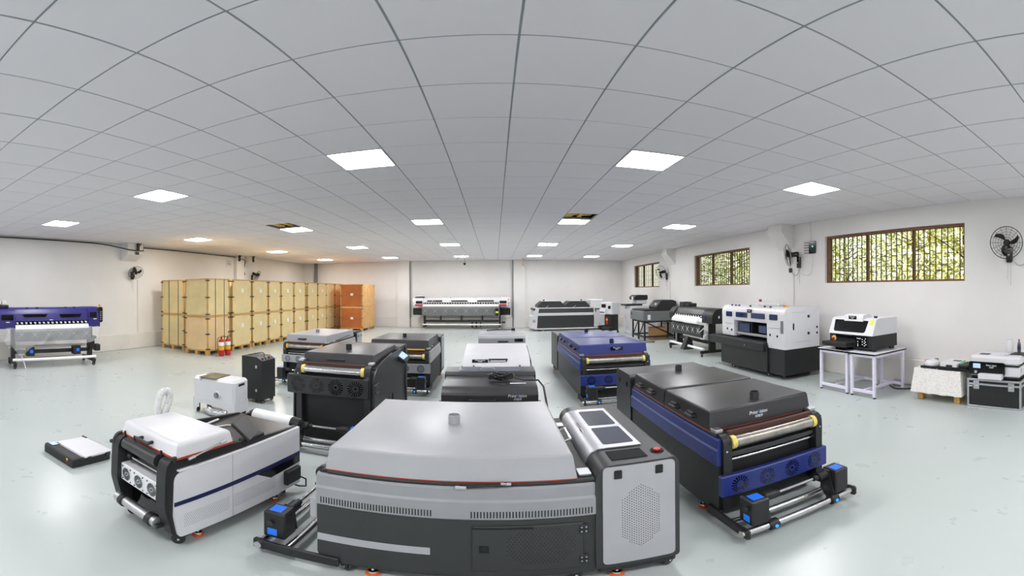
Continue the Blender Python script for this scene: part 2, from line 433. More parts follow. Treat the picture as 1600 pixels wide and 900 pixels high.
for n, (i, j) in enumerate(sorted(open_cells)):
    x, y = OX + i * TS, OY + j * TS
    b = B().box(x + .02, x + .58, y + .02, y + .58, ZC + .075, ZC + .09)
    b.box(x + .03, x + .20, y + .05, y + .55, ZC + .035, ZC + .07, .015); b.box(x + .3, x + .38, y + .02, y + .58, ZC + .04, ZC + .07)
    part('exposed_insulation', b, INSUL, ceil)

# ---- ceiling panels (the lamps)
def ceiling_light(x, y, warm, label):
    t = thing('ceiling_light', label, 'ceiling light', (x, y, ZC), 0, 'square ceiling panels')
    if 'fr' not in MATS:
        MATS['fr'] = mesh('frame', B().box(-.296, .296, -.296, -.282, -.006, .03).box(-.296, .296, .282, .296, -.006, .03).box(-.296, -.282, -.282, .282, -.006, .03).box(.282, .296, -.282, .282, -.006, .03), WHITE, smooth=False)
        for k, m in (('dc', LAMPC), ('dw', LAMPW)):
            MATS[k] = mesh('diffuser', B().quad((-.282, -.282, 0), (-.282, .282, 0), (.282, .282, 0), (.282, -.282, 0)), m, smooth=False, fix=False)
        MATS['bk'] = mesh('housing', B().box(-.28, .28, -.28, .28, .002, .04), WHITE, smooth=False)
    part('frame', MATS['fr'], None, t); part('diffuser', MATS['dw' if warm else 'dc'], None, t); part('housing', MATS['bk'], None, t)
    return t
colw = {-12.5: 'in the line nearest the left wall', -7.5: 'in the line second from the left wall', -2.5: 'in the line left of the middle', 2.5: 'in the line right of the middle', 6.5: 'in the line nearest the windows'}
roww = {3.5: 'nearest row', 10.5: 'second row', 17.5: 'third row', 24.5: 'row by the back wall', -3.5: 'row overhead out of view', -10.5: 'unseen row added behind the viewer'}
for i in LI:
    for j in LJ:
        if j < 0:
            lab = ('ceiling panel overhead out of view, ' if j > -5 else 'unseen ceiling panel added behind the viewer for light, ') + colw[i]
        else:
            lab = 'lit ceiling panel, %s, %s' % (roww[j], colw[i])
        ceiling_light(OX + i * TS, OY + j * TS, i == -12.5 and j > 5, lab)

# ---- windows with iron grilles
for n, (a, b) in enumerate(reversed(WINS)):
    pass
for n, (a, b) in enumerate(WINS):
    x = X1 + .05
    fr = B()
    for (ya, yb, za, zb) in ((a, b, WZ0, WZ0 + .035), (a, b, WZ1 - .045, WZ1), (a, a + .035, WZ0 + .035, WZ1 - .045), (b - .05, b, WZ0 + .035, WZ1 - .045)):
        fr.box(x, x + .12, ya, yb, za, zb, .006)
    win = struct('window_%d' % (n + 1), fr, WINFRAME)
    W = b - a
    for k in (1, 2):
        ym = a + W * k / 3
        part('mullion', B().box(x + .03, x + .1, ym - .018, ym + .018, WZ0 + .035, WZ1 - .045, .005), WINFRAME, win)
    for k in range(3):
        ya, yb = a + W * k / 3 + .03, a + W * (k + 1) / 3 - .03
        part('pane', B().box(x + .085, x + .089, ya, yb, WZ0 + .03, WZ1 - .04), PANE, win, smooth=False)
    nb = 27; bar = mesh('grille_bar', B().box(-.008, .008, -.007, .007, WZ0 + .03, WZ1 - .04), IRON, smooth=False)
    st = W / nb; rung = mesh('grille_rung', B().box(-.007, .007, 0, st, -.007, .007), IRON, smooth=False)
    for k in range(1, nb):
        o = part('grille_bar', bar, None, win); o.location = (x + .02, a + st * k, 0)
    for k in range(nb):
        for f in ((.28, .72) if k % 2 else (.16, .5)):
            if (k * 7 + int(f * 10)) % 9 == 0: continue
            o = part('grille_rung', rung, None, win); o.location = (x + .02, a + st * k, WZ0 + .05 + (WZ1 - WZ0 - .1) * f)
# ---- outside: ground and trees
o = part('garden_ground', B().box(X1 + .24, 40, -30, 50, -.4, -.1), EARTH); o['kind'] = 'structure'
def tree(x, y, h, r, leafmat, label, seed):
    rnd = random.Random(seed)
    t = thing('tree', label, 'tree', (x, y, -.1), 0, 'trees outside the windows')
    tb = B().tube([(0, 0, -.05), (.05, .03, h * .3), (-.04, .08, h * .6), (.02, 0, h * .9)], [.07, .055, .04, .015], 8)
    for k in range(7):
        a = rnd.uniform(0, 2 * PI); z = h * rnd.uniform(.3, .7)
        tb.tube([(0, 0, z), (math.cos(a) * r * .4, math.sin(a) * r * .4, z + .4), (math.cos(a) * r * .8, math.sin(a) * r * .8, z + .7)], [.03, .018, .008], 5)
    part('trunk', tb, BARK, t)
    lb = B()
    for k in range(4200):
        a = rnd.uniform(0, 2 * PI); rr = r * rnd.random() ** .5; z = h * rnd.uniform(.16, 1.0)
        rr *= .55 + .45 * math.sin(PI * min(1, z / h * 1.05))
        c = Vector((math.cos(a) * rr, math.sin(a) * rr, z)); l = rnd.uniform(.10, .24); wd = l * rnd.uniform(.28, .5)
        e = Euler((rnd.uniform(-.9, .9), rnd.uniform(-.9, .9), rnd.uniform(0, 6.3))).to_matrix()
        lb.add([c + e @ Vector(q) for q in ((0, 0, 0), (l * .5, wd * .5, .01), (l, 0, 0), (l * .5, -wd * .5, .01))], [(0, 1, 2, 3)])
    part('foliage', mesh('foliage', lb, leafmat, smooth=False, fix=False), None, t, kind='stuff')
tree(9.6, .6, 5.2, 1.7, LEAF2, 'dark green leafy tree outside the nearest window, right side', 1)
tree(10.0, 4.4, 5.6, 1.9, LEAF, 'yellow green leafy tree outside the nearest window, left side', 2)
tree(12.6, 7.6, 6.4, 2.2, LEAF, 'tall yellow green tree between the near and middle window', 3)
tree(9.8, 10.6, 5.0, 1.8, LEAF, 'bushy yellow green tree outside the middle window', 4)
tree(10.2, 15.5, 5.4, 1.9, LEAF2, 'dark green tree outside the far window', 5)
tree(13.5, 19.5, 6.0, 2.4, LEAF, 'pale green tree beyond the far window', 6)
tree(14.0, 12.0, 6.6, 2.5, LEAF2, 'large dark tree behind the bushy tree by the middle window', 7)
# ================================================================ common machine parts
def caster(parent, x, y, r=.035, rz=0.0, top=.085, wheel=None):
    t = Matrix.Translation((x, y, 0)) @ Matrix.Rotation(rz, 4, 'Z')
    f = part('caster', B().box(-.03, .03, -.03, .03, top - .006, top).box(-.025, .035, -.024, -.019, r * .8, top).box(-.025, .035, .019, .024, r * .8, top).xf(t), BLACK, parent)
    part('wheel', B().cyl((.012, -.016, r), (.012, .016, r), r, 16).xf(t), wheel or CHAR, f)
    part('axle_bolt', B().cyl((.012, -.028, r), (.012, .028, r), .008, 8).xf(t), CHROME, f)
    return f
def level_foot(parent, x, y, top=.1):
    f = part('levelling_foot', B().lathe([(.034, 0), (.038, .006), (.036, .016), (.02, .02)], (x, y, 0), 18), ORANGE, parent)
    part('foot_stem', B().lathe([(.026, .019), (.024, .03), (.009, .034), (.009, top)], (x, y, 0), 14), CHROME, f)
def fan_vent(parent, x, y, z, r, m=None, nx=-1, slits=18):
    """radial slots of a fan opening, on a face that looks along local -x"""
    b = B()
    for k in range(slits):
        a = 2 * PI * k / slits; c, s = math.cos(a), math.sin(a); t = .055 * r + .012 * r
        p = lambda rr, tt: (x, y + rr * c - tt * s, z + rr * s + tt * c)
        b.quad(p(r * .38, -t * .5), p(r, -t * 1.2), p(r, t * 1.2), p(r * .38, t * .5))
    b.cyl((x - nx * .001, y, z), (x + nx * .0005, y, z), r * .16, 10)
    return part('fan_vent', b, m or GBLACK, parent, smooth=False)
def take_up(parent, W, z=.09, blue=True, second=True, xo=0.0):
    """roll winding unit on two arms in front of a machine (local -x)"""
    h = W / 2
    u = part('take_up_unit', B().box(-.34 + xo, .12, -h - .012, -h + .012, z - .035, z + .03, .004).box(-.34 + xo, .12, h - .012, h + .012, z - .035, z + .03, .004).box(.06, .1, -h, h, z - .02, z + .01), PBLACK, parent)
    part('front_bar', B().cyl((-.30 + xo, -h - .03, z), (-.30 + xo, h + .03, z), .024, 16), STEEL, u)
    part('rear_bar', B().cyl((-.14 + xo, -h, z), (-.14 + xo, h, z), .024, 16), STEEL, u)
    for s in (-1, 1):
        part('bar_clamp', B().box(-.335 + xo, -.265 + xo, s * (h - .0) - .014, s * (h - .0) + .014, z - .04, z + .035, .006), BLACK, u)
    for s, y in ((-1, -h + .11), (1, h - .11)):
        mb = part('motor_box', B().box(-.31 + xo, -.17 + xo, y - .065, y + .065, z + .03, z + .225, .01), BLACK, u)
        pl = [(-.335 + xo, z - .02), (-.29 + xo, z - .045), (-.25 + xo, z - .03), (-.17 + xo, z + .05), (-.19 + xo, z + .22), (-.25 + xo, z + .22), (-.3 + xo, z + .03)]
        part('side_bracket', B().prism(pl, y - s * .075 - .007, y - s * .075 + .007, 'y'), BLACK, u)
        part('chuck', B().cyl((-.22 + xo, y - s * .07, z + .185), (-.22 + xo, y - s * .16, z + .185), .035, 14).cyl((-.22 + xo, y - s * .16, z + .185), (-.22 + xo, y - s * .2, z + .185), .022, 12), BLACK, u)
        part('clamp_collar', B().cyl((-.30 + xo, y - s * .06, z), (-.30 + xo, y - s * .12, z), .04, 14), BLACK, u)
        if blue:
            part('screen', B().box(-.285 + xo, -.21 + xo, y - .04, y + .04, z + .222, z + .227), SCREEN, u, label='lit blue display')
            part('label_plate', B().box(-.28 + xo, -.22 + xo, min(y + s * .064, y + s * .067), max(y + s * .064, y + s * .067), z + .055, z + .105), SCREEN, u); part('speed_knob', B().cyl((-.255 + xo, y + s * .06, z + .155), (-.255 + xo, y + s * .085, z + .155), .018, 14), CHAR, u)
            part('clamp_knob', B().cyl((-.345 + xo, y - s * .09, z), (-.325 + xo, y - s * .09, z), .012, 12), LED, u)
    part('winding_rod', B().cyl((-.22 + xo, -h + .3, z + .185), (-.22 + xo, h - .3, z + .185), .011, 10), STEEL, u)
    return u
def lid_mesh(x0, x1, h, z0, z1, fl=.02, sl=.012, r=.02):
    """hood whose front, back and side faces lean in a little and whose top edges are rounded"""
    prof = [(0, 0), (1, 0)]
    b = B(); rings = []
    steps = [(0, 0), (.62, .55), (.82, .78), (.94, .93), (1, 1)]
    n = 6
    lv = [(z0, 0.0)]
    for k in range(n + 1):
        a = PI / 2 * k / n; lv.append((z1 - r + r * math.sin(a), fl * (1 - r / (z1 - z0)) + r * (1 - math.cos(a))))
    for z, ins in lv:
        ix = ins; iy = ins * sl / fl
        rings.append([(x0 + ix, -h + iy, z), (x1 - ix, -h + iy, z), (x1 - ix, h - iy, z), (x0 + ix, h - iy, z)])
    vs = [v for rg in rings for v in rg]; fs = []
    for i in range(len(rings) - 1):
        for k in range(4): fs.append((i * 4 + k, i * 4 + (k + 1) % 4, (i + 1) * 4 + (k + 1) % 4, (i + 1) * 4 + k))
    m = (len(rings) - 1) * 4; fs += [(m, m + 1, m + 2, m + 3), (3, 2, 1, 0)]
    return b.add(vs, fs)
def chimney(parent, x, y, z, r=.034, h=.06, m=None):
    return part('vent_pipe', B().pipe((x, y, z - .01), (x, y, z + h), r, r - .004, 20), m or CHAR, parent)
def pull_handle(parent, x, y, z, L, m=None):
    """bow handle on a face that looks along local -x"""
    return part('handle', B().box(x - .035, x + .004, y - L / 2, y - L / 2 + .022, z - .01, z + .01, .004).box(x - .035, x + .004, y + L / 2 - .022, y + L / 2, z - .01, z + .01, .004).box(x - .042, x - .024, y - L / 2, y + L / 2, z - .011, z + .011, .006), m or BLACK, parent)

def shaker(name, label, loc, rz, W, Lb, zs, zl, lids, box, c, fan=(.25, .41), roller=.635, nf=4, chim=True, group='powder shaker machines', takeup=True, cap=None,
           strip=COPPER, zb=.07, lidw=None, handle=False, clip=True, vis=-1, post_h=None, fan_over=.002, post_x=-.03, xo=0.0, fan_y=None):
    """c: colours lid, body, side, fan, post, box, pipe ; vis: which side (local y sign) faces the viewer"""
    t = thing(name, label, 'machine', loc, rz, group)
    h = W / 2; hl = (lidw or W - .07) / 2; zc = zs - .02
    part('lower_body', B().box(.07, Lb - .002, -h + .02, h - .02, zb, zs - .2, .006), c['body'], t)
    part('inner_frame', B().box(.065, Lb - .002, -h + .03, h - .03, zs - .22, zc - .002), PBLACK, t)
    zk = zs - .215
    for s in (-1, 1):
        prof = [(h, zk), (h + .006, zk + .008), (h + .006, zs - .105), (h - .003, zs - .092), (h - .003, zs - .03), (h - .014, zc), (h - .035, zc), (h - .035, zk)]
        part('upper_casing', B().prism([(s * y, z) for y, z in prof], .0, Lb, 'x'), c['side'], t)
        part('body_side', B().prism([(.02, zb + .03), (Lb, zb + .03), (Lb, zk + .001), (.0, zk + .001), (.0, zb + .08)], s * (h - .008), s * (h - .024), 'y'), c['body'], t)
    part('deck', B().box(.05, Lb + .01, -h + .012, h - .012, zc, zs, .006), PBLACK, t)
    for k, (a, b) in enumerate(lids):
        ld = part('lid', lid_mesh(a, b, hl, zs + .008, zl), c['lid'], t)
        part('lid_seal', B().box(a + .004, b - .004, -hl + .003, hl - .003, zs, zs + .009), SEAL, ld)
        if chim: chimney(ld, a + (b - a) * .36 if len(lids) == 1 else (a + (.12 if k == 0 else (b - a) * .9)), 0, zl, m=c.get('pipe'))
        if vis and clip:
            yv = vis * (hl + .002)
            part('gas_strut', B().cyl((a + .3, vis * (h - .03), zs + .012), (b - .25, yv, zs + .05), .006, 8), BLACK, ld)
            part('strut_end', B().cyl((a + .27, vis * (h - .03), zs + .010), (a + .33, vis * (h - .03), zs + .014), .010, 8), STEEL, ld)
        if vis and c.get('grips'):
            for q in (.25, .62):
                xq = a + (b - a) * q; yv = vis * (hl + .01)
                part('lid_grip', B().box(xq, xq + .13, yv - .03, yv + .03, zs + .05, zs + .075, .012).box(xq + .02, xq + .11, yv - .015, yv + .015, zs + .07, zs + .09, .006), BLACK, ld)
    # front: posts, roller, rods, cover, fan panel
    ph = post_h or zs
    for s in (-1, 1):
        pf = rpoly([(post_x, .12), (.14, .12), (.14, ph + .005), (post_x, ph + .005)], [.01, .01, .02, .075], 6)
        po = part('end_post', B().prism(pf, s * h - (.09 if s > 0 else -.026), s * h + (-.026 if s > 0 else .09), 'y'), c['post'], t)
        if clip: part('post_bracket', B().box(.05, .12, s * (h - .045) - .03, s * (h - .045) + .03, ph + .004, ph + .03, .004), ALU, po)
        part('post_bolt', B().cyl((-.034, s * (h - .05), roller - .05), (-.028, s * (h - .05), roller - .05), .008, 8), STEEL, po)
    part('front_cover', B().box(.045, .08, -h + .09, h - .09, zb, zs - .02, .004), c.get('cover', PBLACK), t)
    ro = part('heat_roller', B().cyl((.0, -h + .1, roller), (.0, h - .1, roller), .042, 24), c.get('roll', DULL), t)
    for s in (-1, 1):
        part('roller_cap', B().cyl((.0, s * (h - .125), roller), (.0, s * (h - .092), roller), .048, 20), cap or YELLOW, ro)
    part('belt_guard', B().box(.02, .05, -h + .09, h - .09, roller + .03, roller + .075, .006), BELT, t)
    part('lid_front_strip', B().box(.0 + .03, .055, -h + .1, h - .1, zs - .012, zs + .012, .004), strip, t)
    gr = part('guide_rod', B().cyl((.015, -h + .08, roller - .135), (.015, h - .08, roller - .135), .011, 12), STEEL, t)
    part('shelf_plate', B().box(-.0, .05, -h + .09, h - .09, roller - .11, roller - .075, .004), CHAR, t)
    fy0, fy1 = fan_y or (-h - fan_over, h + fan_over)
    fp = part('fan_panel', B().box(-.055, -.005, fy0, fy1, fan[0], fan[1], .008), c['fan'], t)
    for k in range(nf):
        fan_vent(fp, -.0565, fy0 + (fy1 - fy0) * (k + .62) / (nf + .24), (fan[0] + fan[1]) / 2, (fan[1] - fan[0]) * .40)
    # rear control box
    if box:
        a, b, zt = box
        pf = rpoly([(a, .1), (b, .1), (b, zt), (a, zt)], [.01, .02, .035, .06], 6)
        part('control_box', B().prism(pf, -h - .004, h + .004, 'y'), c['box'], t)
    L = box[1] if box else Lb
    for x in (.14, L - .1):
        for s in (-1, 1): caster(t, x, s * (h - .06), rz=random.uniform(-1, 1), top=zb + .03)
    for x in (.28, L - .28):
        for s in (-1, 1): level_foot(t, x, s * (h - .05), zb + .03)
    if takeup: take_up(t, W, xo=xo)
    return t

# ---------------------------------------------------------------- grey machine in the foreground
GC = dict(lid=GREY, body=OLIVE, side=MGREY, fan=GREY, post=PBLACK, box=CHAR, pipe=GREY)
g1 = shaker('powder_shaker', 'large light grey powder shaker in the foreground, lid with one vent pipe', (-.88, 2.42, 0), 0, 1.10, 1.345, .70, .845, [(.043, 1.262)], None, GC,
            fan=(.36, .50), chim=False, lidw=1.06, vis=0, zb=.06, fan_over=-.03, post_x=-.004, xo=-.04, clip=False, cap=BLACK)
ld = [o for o in g1.children if o.name.startswith('lid') and 'front' not in o.name][0]
chimney(ld, .634, .0, .845, .036, .06, GREY)
ht = .55
sb = B()
for x0, x1, n in ((.028, .578, 39), (.766, 1.325, 39)):
    for k in range(n):
        x = x0 + (x1 - x0) * k / (n - 1); sb.box(x - .0028, x + .0028, -.5575, -.5535, .502, .541)
part('vent_slots', sb, GBLACK, g1, kind='stuff', smooth=False)
part('side_stripe', B().box(.002, .572, -.5445, -.538, .231, .28), GREY, g1)
dr = part('service_door', B().box(.767, 1.287, -.552, -.538, .13, .442, .004), OLIVE, g1)
pb = B()
for i in range(18):
    for j in range(16):
        x = .93 + i * .018 + (j % 2) * .009; z = .185 + j * .0155
        if (abs(i - 8.5) / 9.5) + max(0, abs(j - 7.5) / 8 - .3) < 1.15: pb.cyl((x, -.5515, z), (x, -.5525, z), .0032, 6)
part('perforations', pb, GBLACK, dr, kind='stuff', smooth=False)
part('door_latch', B().box(.80, .845, -.556, -.55, .265, .315, .003), GBLACK, dr)
for z in (.19, .40):
    hg = part('hinge', B().box(1.265, 1.309, -.556, -.55, z - .028, z + .028, .002), BLACK, dr)
    part('hinge_screws', B().cyl((1.276, -.555, z - .014), (1.276, -.559, z - .014), .005, 8).cyl((1.276, -.555, z + .014), (1.276, -.559, z + .014), .005, 8).cyl((1.298, -.555, z - .014), (1.298, -.559, z - .014), .005, 8).cyl((1.298, -.555, z + .014), (1.298, -.559, z + .014), .005, 8), ALU, hg)
part('door_gap', B().box(.77, 1.05, -.5535, -.545, .425, .438), GBLACK, dr)
st = part('gas_strut', B().cyl((.71, -.552, .686), (.93, -.552, .706), .0085, 10), BLACK, ld)
part('strut_end', B().box(.69, .745, -.562, -.545, .676, .694, .003).box(.90, .95, -.560, -.545, .699, .713, .003), ALU, ld)
part('deck_hinge', B().box(1.275, 1.34, -.50, -.42, .70, .715, .003).box(1.275, 1.34, .30, .38, .70, .715, .003), ALU, g1)
part('lid_grab_handle', B().tube([(1.262, -.15, .77), (1.30, -.15, .785), (1.30, .05, .785), (1.262, .05, .77)], .009, 8), CHROME, ld)
# its control cabinet
pf = rpoly([(1.345, .10), (1.78, .10), (1.78, .775), (1.345, .775)], [.01, .03, .045, .10], 8)
cb = part('control_cabinet', B().prism(pf, -.555, .555, 'y'), CHAR, g1)
part('skirt', B().box(1.36, 1.765, -.545, .545, .055, .105, .01), PBLACK, g1)
panel = rpoly([(1.378, .128), (1.752, .128), (1.752, .765), (1.378, .765)], .03, 5)
sp = part('side_panel', B().prism(panel, -.562, -.55, 'y'), GREY, cb)
pb = B()
for i in range(17):
    for j in range(27):
        x = 1.475 + i * .0118; z = .22 + j * .0162 + (i % 2) * .008
        e = abs(i - 8) / 8; 
        if abs(z - .438) < .216 - .085 * e: pb.cyl((x, -.5615, z), (x, -.5625, z), .0027, 6)
part('perforations', pb, GBLACK, cb, kind='stuff', smooth=False)
for x in (1.453, 1.665): part('panel_latch', B().box(x - .02, x + .02, -.570, -.56, .695, .745, .004), GBLACK, cb)
cv = [(1.333 + .012, .66), (1.345 - .004, .70), (1.352, .735), (1.375, .765), (1.41, .781), (1.46, .785), (1.655, .785), (1.655, .779), (1.46, .779), (1.412, .775), (1.38, .760), (1.358, .733), (1.35, .70), (1.35, .66)]
wp = part('access_cover', B().prism(cv, -.335, .44, 'y'), ALU, cb, label='silver hinged cover with two dark windows')
for a, b in ((-.285, .01), (.06, .385)):
    q = rpoly([(1.455, a), (1.632, a), (1.632, b), (1.455, b)], .02, 4)
    part('window', B().prism(q, .785, .7865, 'z'), GLASSD, wp)
part('cover_handle', B().tube([(1.40, -.03, .775), (1.385, -.03, .80), (1.385, .08, .80), (1.40, .08, .775)], .008, 8), CHROME, wp)
part('display_glass', B().box(1.44, 1.63, -.50, -.375, .7755, .779, .001), GBLACK, cb)
es = part('emergency_stop', B().cyl((1.705, -.44, .775), (1.705, -.44, .781), .036, 20), GBLACK, cb)
part('stop_button', B().cyl((1.705, -.44, .779), (1.705, -.44, .788), .02, 16), RED, es)
for x in (1.72,):
    for s in (-1, 1): caster(g1, x, s * .5, .04, rz=.4, top=.07)
level_foot(g1, 1.46, -.51, .07); level_foot(g1, 1.46, .51, .07)

# ---------------------------------------------------------------- charcoal and blue machine, right foreground
BC = dict(lid=CHARTOP, body=PBLACK, side=BLUE, fan=BLUE, post=PBLACK, box=CHAR, grips=True)
b2 = shaker('powder_shaker', 'charcoal and blue powder shaker with two lids, right foreground beside the grey one', (1.795, 2.2, 0), 90, .93, 1.64, .69, .835, [(.12, .865), (.872, 1.60)], (1.66, 2.13, .80), BC,
            fan=(.245, .41), vis=1, lidw=.905)
logo(b2, (.1255, .045, .756), (0, -1, 0), (-1, 0, .146), .037)
part('box_latch', B().box(1.75, 1.79, .469, .475, .66, .71, .003).box(2.0, 2.04, .469, .475, .66, .71, .003), GBLACK, b2)
# ---------------------------------------------------------------- blue machine behind it
UC = dict(lid=BLUE, body=CHAR, side=BLUE, fan=BLUE, post=PBLACK, box=CHAR, pipe=NAVY, grips=True)
b1 = shaker('powder_shaker', 'blue powder shaker with two blue lids, in the middle distance', (1.75, 5.75, 0), 90, 1.08, 2.1, .70, .862, [(.10, 1.06), (1.07, 2.05)], (2.13, 2.95, .80), UC,
            fan=(.27, .43), vis=1, lidw=1.06)
part('logo_plate', B().box(.098, .103, -.14, .05, .765, .815, .001), GBLACK, b1)
logo(b1, (.0975, -.045, .793), (0, -1, 0), (-1, 0, 0), .026)
# ---------------------------------------------------------------- charcoal machine with wide fan panel, left of middle
KC = dict(lid=CHARTOP, body=CHAR, side=CHAR, fan=CHAR, post=CHAR, box=CHAR, pipe=BLACK, roll=STEEL)
k1 = shaker('powder_shaker', 'tall charcoal powder shaker with four dark fan grilles, behind the white machine', (-1.64, 3.9, 0), 90, .88, 1.12, .87, 1.0, [(.13, 1.10)], (1.14, 1.52, .955), KC,
            fan=(.565, .775), roller=.835, vis=-1, handle=True, zb=.03, post_h=.9, fan_y=(-.40, .512))
pf = rpoly([(-.03, .05), (1.5, .05), (1.5, .93), (.5, .93), (.12, .885), (-.01, .80)], [.01, .01, .02, .1, .1, .06], 5)
part('side_panel', B().prism(pf, -.455, -.438, 'y'), CHAR, k1)
part('side_panel', B().prism(pf, .438, .455, 'y'), CHAR, k1)
fpk = [o for o in k1.children if o.name.startswith('fan_panel')][0]
part('panel_arm', B().box(-.05, .12, -.475, -.455, .62, .72, .004), CHAR, fpk)
pull_handle(k1, .155, 0.02, .93, .2, CHAR)
tsn = part('touch_screen', B().add([(.98, -.55, .80), (1.2, -.55, .84), (1.2, -.45, .90), (.98, -.45, .86), (.98, -.55, .76), (1.2, -.55, .80), (1.2, -.45, .84), (.98, -.45, .80)], [(0, 1, 2, 3), (4, 5, 6, 7), (0, 1, 5, 4), (1, 2, 6, 5), (2, 3, 7, 6), (3, 0, 4, 7)]), BLACK, k1)
part('display', B().quad((1.0, -.542, .807), (1.18, -.542, .841), (1.18, -.458, .897), (1.0, -.458, .863)), SCREENP, tsn, smooth=False)
part('side_handle', B().box(.56, .585, -.462, -.452, .38, .47, .004).box(.70, .715, -.462, -.452, .34, .46, .004), GBLACK, k1)
part('power_cord', B().tube([(1.3, -.465, .95), (1.36, -.47, .8), (1.33, -.465, .5), (1.38, -.465, .2), (1.35, -.465, .06)], .008, 6), BLACK, k1)
for px_ in (.02, .08):
    for pz in (.63, .69): part('bolt', B().cyl((px_, -.475, pz), (px_, -.481, pz), .008, 8), STEEL, fpk)
# ---------------------------------------------------------------- dark machine with grey fan panel
DC = dict(lid=CHARTOP, body=PBLACK, side=GREY, fan=MGREY, post=PBLACK, box=CHAR, pipe=BLACK)
k2 = shaker('powder_shaker', 'dark powder shaker with light grey side band and grey fan panel', (-1.57, 6.5, 0), 90, 1.06, 1.22, .71, .865, [(.06, 1.2)], (1.24, 1.70, .81), DC,
            fan=(.325, .485), roller=.60, vis=-1, strip=AMBER)
part('side_panel', B().box(1.30, 1.66, -.545, -.53, .16, .78, .01), GREY, k2)
part('rear_rail', B().tube([(1.24, -.45, .82), (1.26, -.4, .835), (1.26, .4, .835), (1.24, .45, .82)], .012, 8), ALU, k2)
# ---------------------------------------------------------------- grey lidded machine, left rear
EC = dict(lid=GREY, body=PBLACK, side=GREY, fan=GREY, post=PBLACK, box=PBLACK, pipe=MGREY)
k3 = shaker('powder_shaker', 'grey lidded powder shaker with a black handle, beside the row of plywood crates', (-3.30, 6.55, 0), 90, .90, 1.45, .74, .885, [(.06, 1.44)], (1.48, 1.85, .83), EC,
            fan=(.38, .52), roller=.675, vis=-1, cap=AMBER)
pull_handle(k3, .07, .08, .81, .16)
part('side_panel', B().box(1.53, 1.82, -.465, -.45, .3, .80, .01), GREY, k3)
part('panel_latch', B().box(1.58, 1.61, -.472, -.46, .71, .75).box(1.74, 1.77, -.472, -.46, .71, .75), GBLACK, k3)

# ---------------------------------------------------------------- centre column: three low machines seen over the grey one
def low_machine(name, label, loc, W, prof, lidm, bodym, L):
    t = thing(name, label, 'machine', loc, 90, 'powder shaker machines')
    part('body', B().box(.12, L, -W / 2 + .01, W / 2 - .01, .08, .52, .01), bodym, t)
    part('lid', B().prism(prof, -W / 2 + .03, W / 2 - .03, 'y'), lidm, t)
    for s in (-1, 1):
        pf = rpoly([(-.04, .12), (.16, .12), (.16, .57), (-.04, .57)], [.01, .01, .02, .06], 5)
        part('end_post', B().prism(pf, s * W / 2 - (.1 if s > 0 else -.0), s * W / 2 + (.0 if s > 0 else .1), 'y'), PBLACK, t)
    r = part('heat_roller', B().cyl((-.0, -W / 2 + .1, .52), (-.0, W / 2 - .1, .52), .04, 20), DULL, t)
    for s in (-1, 1): part('roller_cap', B().cyl((-.0, s * (W / 2 - .13), .52), (-.0, s * (W / 2 - .1), .52), .046, 16), AMBER, r)
    for x in (.2, L - .1):
        for s in (-1, 1): caster(t, x, s * (W / 2 - .07), top=.09)
    return t
pr = rpoly([(.06, .53), (.06, .66), (.14, .715), (.52, .748), (.52, .53)], [0, .02, .06, .01, 0], 5)
c1 = low_machine('powder_shaker', 'low charcoal machine carrying a coiled black cable, behind the foreground grey one', (-.055, 3.82, 0), .99, pr, CHARTOP, PBLACK, .9)
pr = rpoly([(.52, .4), (.52, .765), (.56, .785), (.80, .80), (.86, .76), (.86, .4)], [0, .02, .02, .02, .03, 0], 5)
part('rear_hood', B().prism(pr, -.485, .485, 'y'), CHAR, c1)
part('hood_window', B().add([(.585, -.34, .7885), (.585, .34, .7885), (.78, .34, .8005), (.78, -.34, .8005)], [(0, 1, 2, 3)]), GLASSD, c1)
part('hood_handle', B().tube([(.58, -.07, .83), (.575, -.07, .86), (.575, .07, .86), (.58, .07, .83)], .008, 8).xf(Matrix.Translation((.06, .03, -.04))), CHROME, c1)
logo(c1, (.0585, -.265, .628), (0, -1, 0), (-1, 0, 0), .042)
pull_handle(c1, .062, .07, .60, .26)
part('product_label', B().box(.24, .27, -.36, -.2, .7245, .7265), INK, c1)
pr = rpoly([(.04, .50), (.03, .585), (.23, .70), (.98, .81), (1.0, .50)], [0, .03, .12, .06, 0], 6)
c2 = low_machine('powder_shaker', 'low machine with a bright white sloping lid and black handle', (.02, 5.76, 0), 1.02, pr, WHITE, PBLACK, 1.3)
bp_ = basis((0, -1, 0), (-.5, 0, .87))
part('logo_plate', B().box(-.115, .115, -.035, .035, 0, .004).xf(Matrix.Translation((.125, .24, .645)) @ bp_.to_4x4()), GBLACK, c2)
logo(c2, (.1235, .24, .649), (0, -1, 0), (-.5, 0, .87), .034)
part('handle', B().box(-.13, -.11, -.012, .012, 0, .03).box(.11, .13, -.012, .012, 0, .03).box(-.14, .14, -.016, .016, .022, .042, .008).xf(Matrix.Translation((.103, -.02, .647)) @ bp_.to_4x4()), BLACK, c2)
part('hinge_strip', B().box(.0, .06, .32, .335, .52, .60).box(.0, .06, -.335, -.32, .52, .60), BLACK, c2)
part('lid_edge', B().prism([(.04, .50), (.2, .64), (.98, .76), (1.0, .5)], -.505, -.485, 'y'), BLACK, c2)
pr = rpoly([(.02, .62), (.02, .76), (.09, .80), (1.0, .81), (1.0, .62)], [0, .015, .03, .02, 0], 5)
c3 = low_machine('powder_shaker', 'farthest light grey lidded machine of the middle column', (.13, 7.78, 0), .96, pr, GREY, PBLACK, 1.4)
part('rear_box', B().box(1.02, 1.4, -.46, .46, .1, .80, .02), MGREY, c3)
pull_handle(c3, .022, -.02, .70, .2)
part('logo_plate', B().box(.014, .022, -.4, -.24, .69, .75), GBLACK, c3)
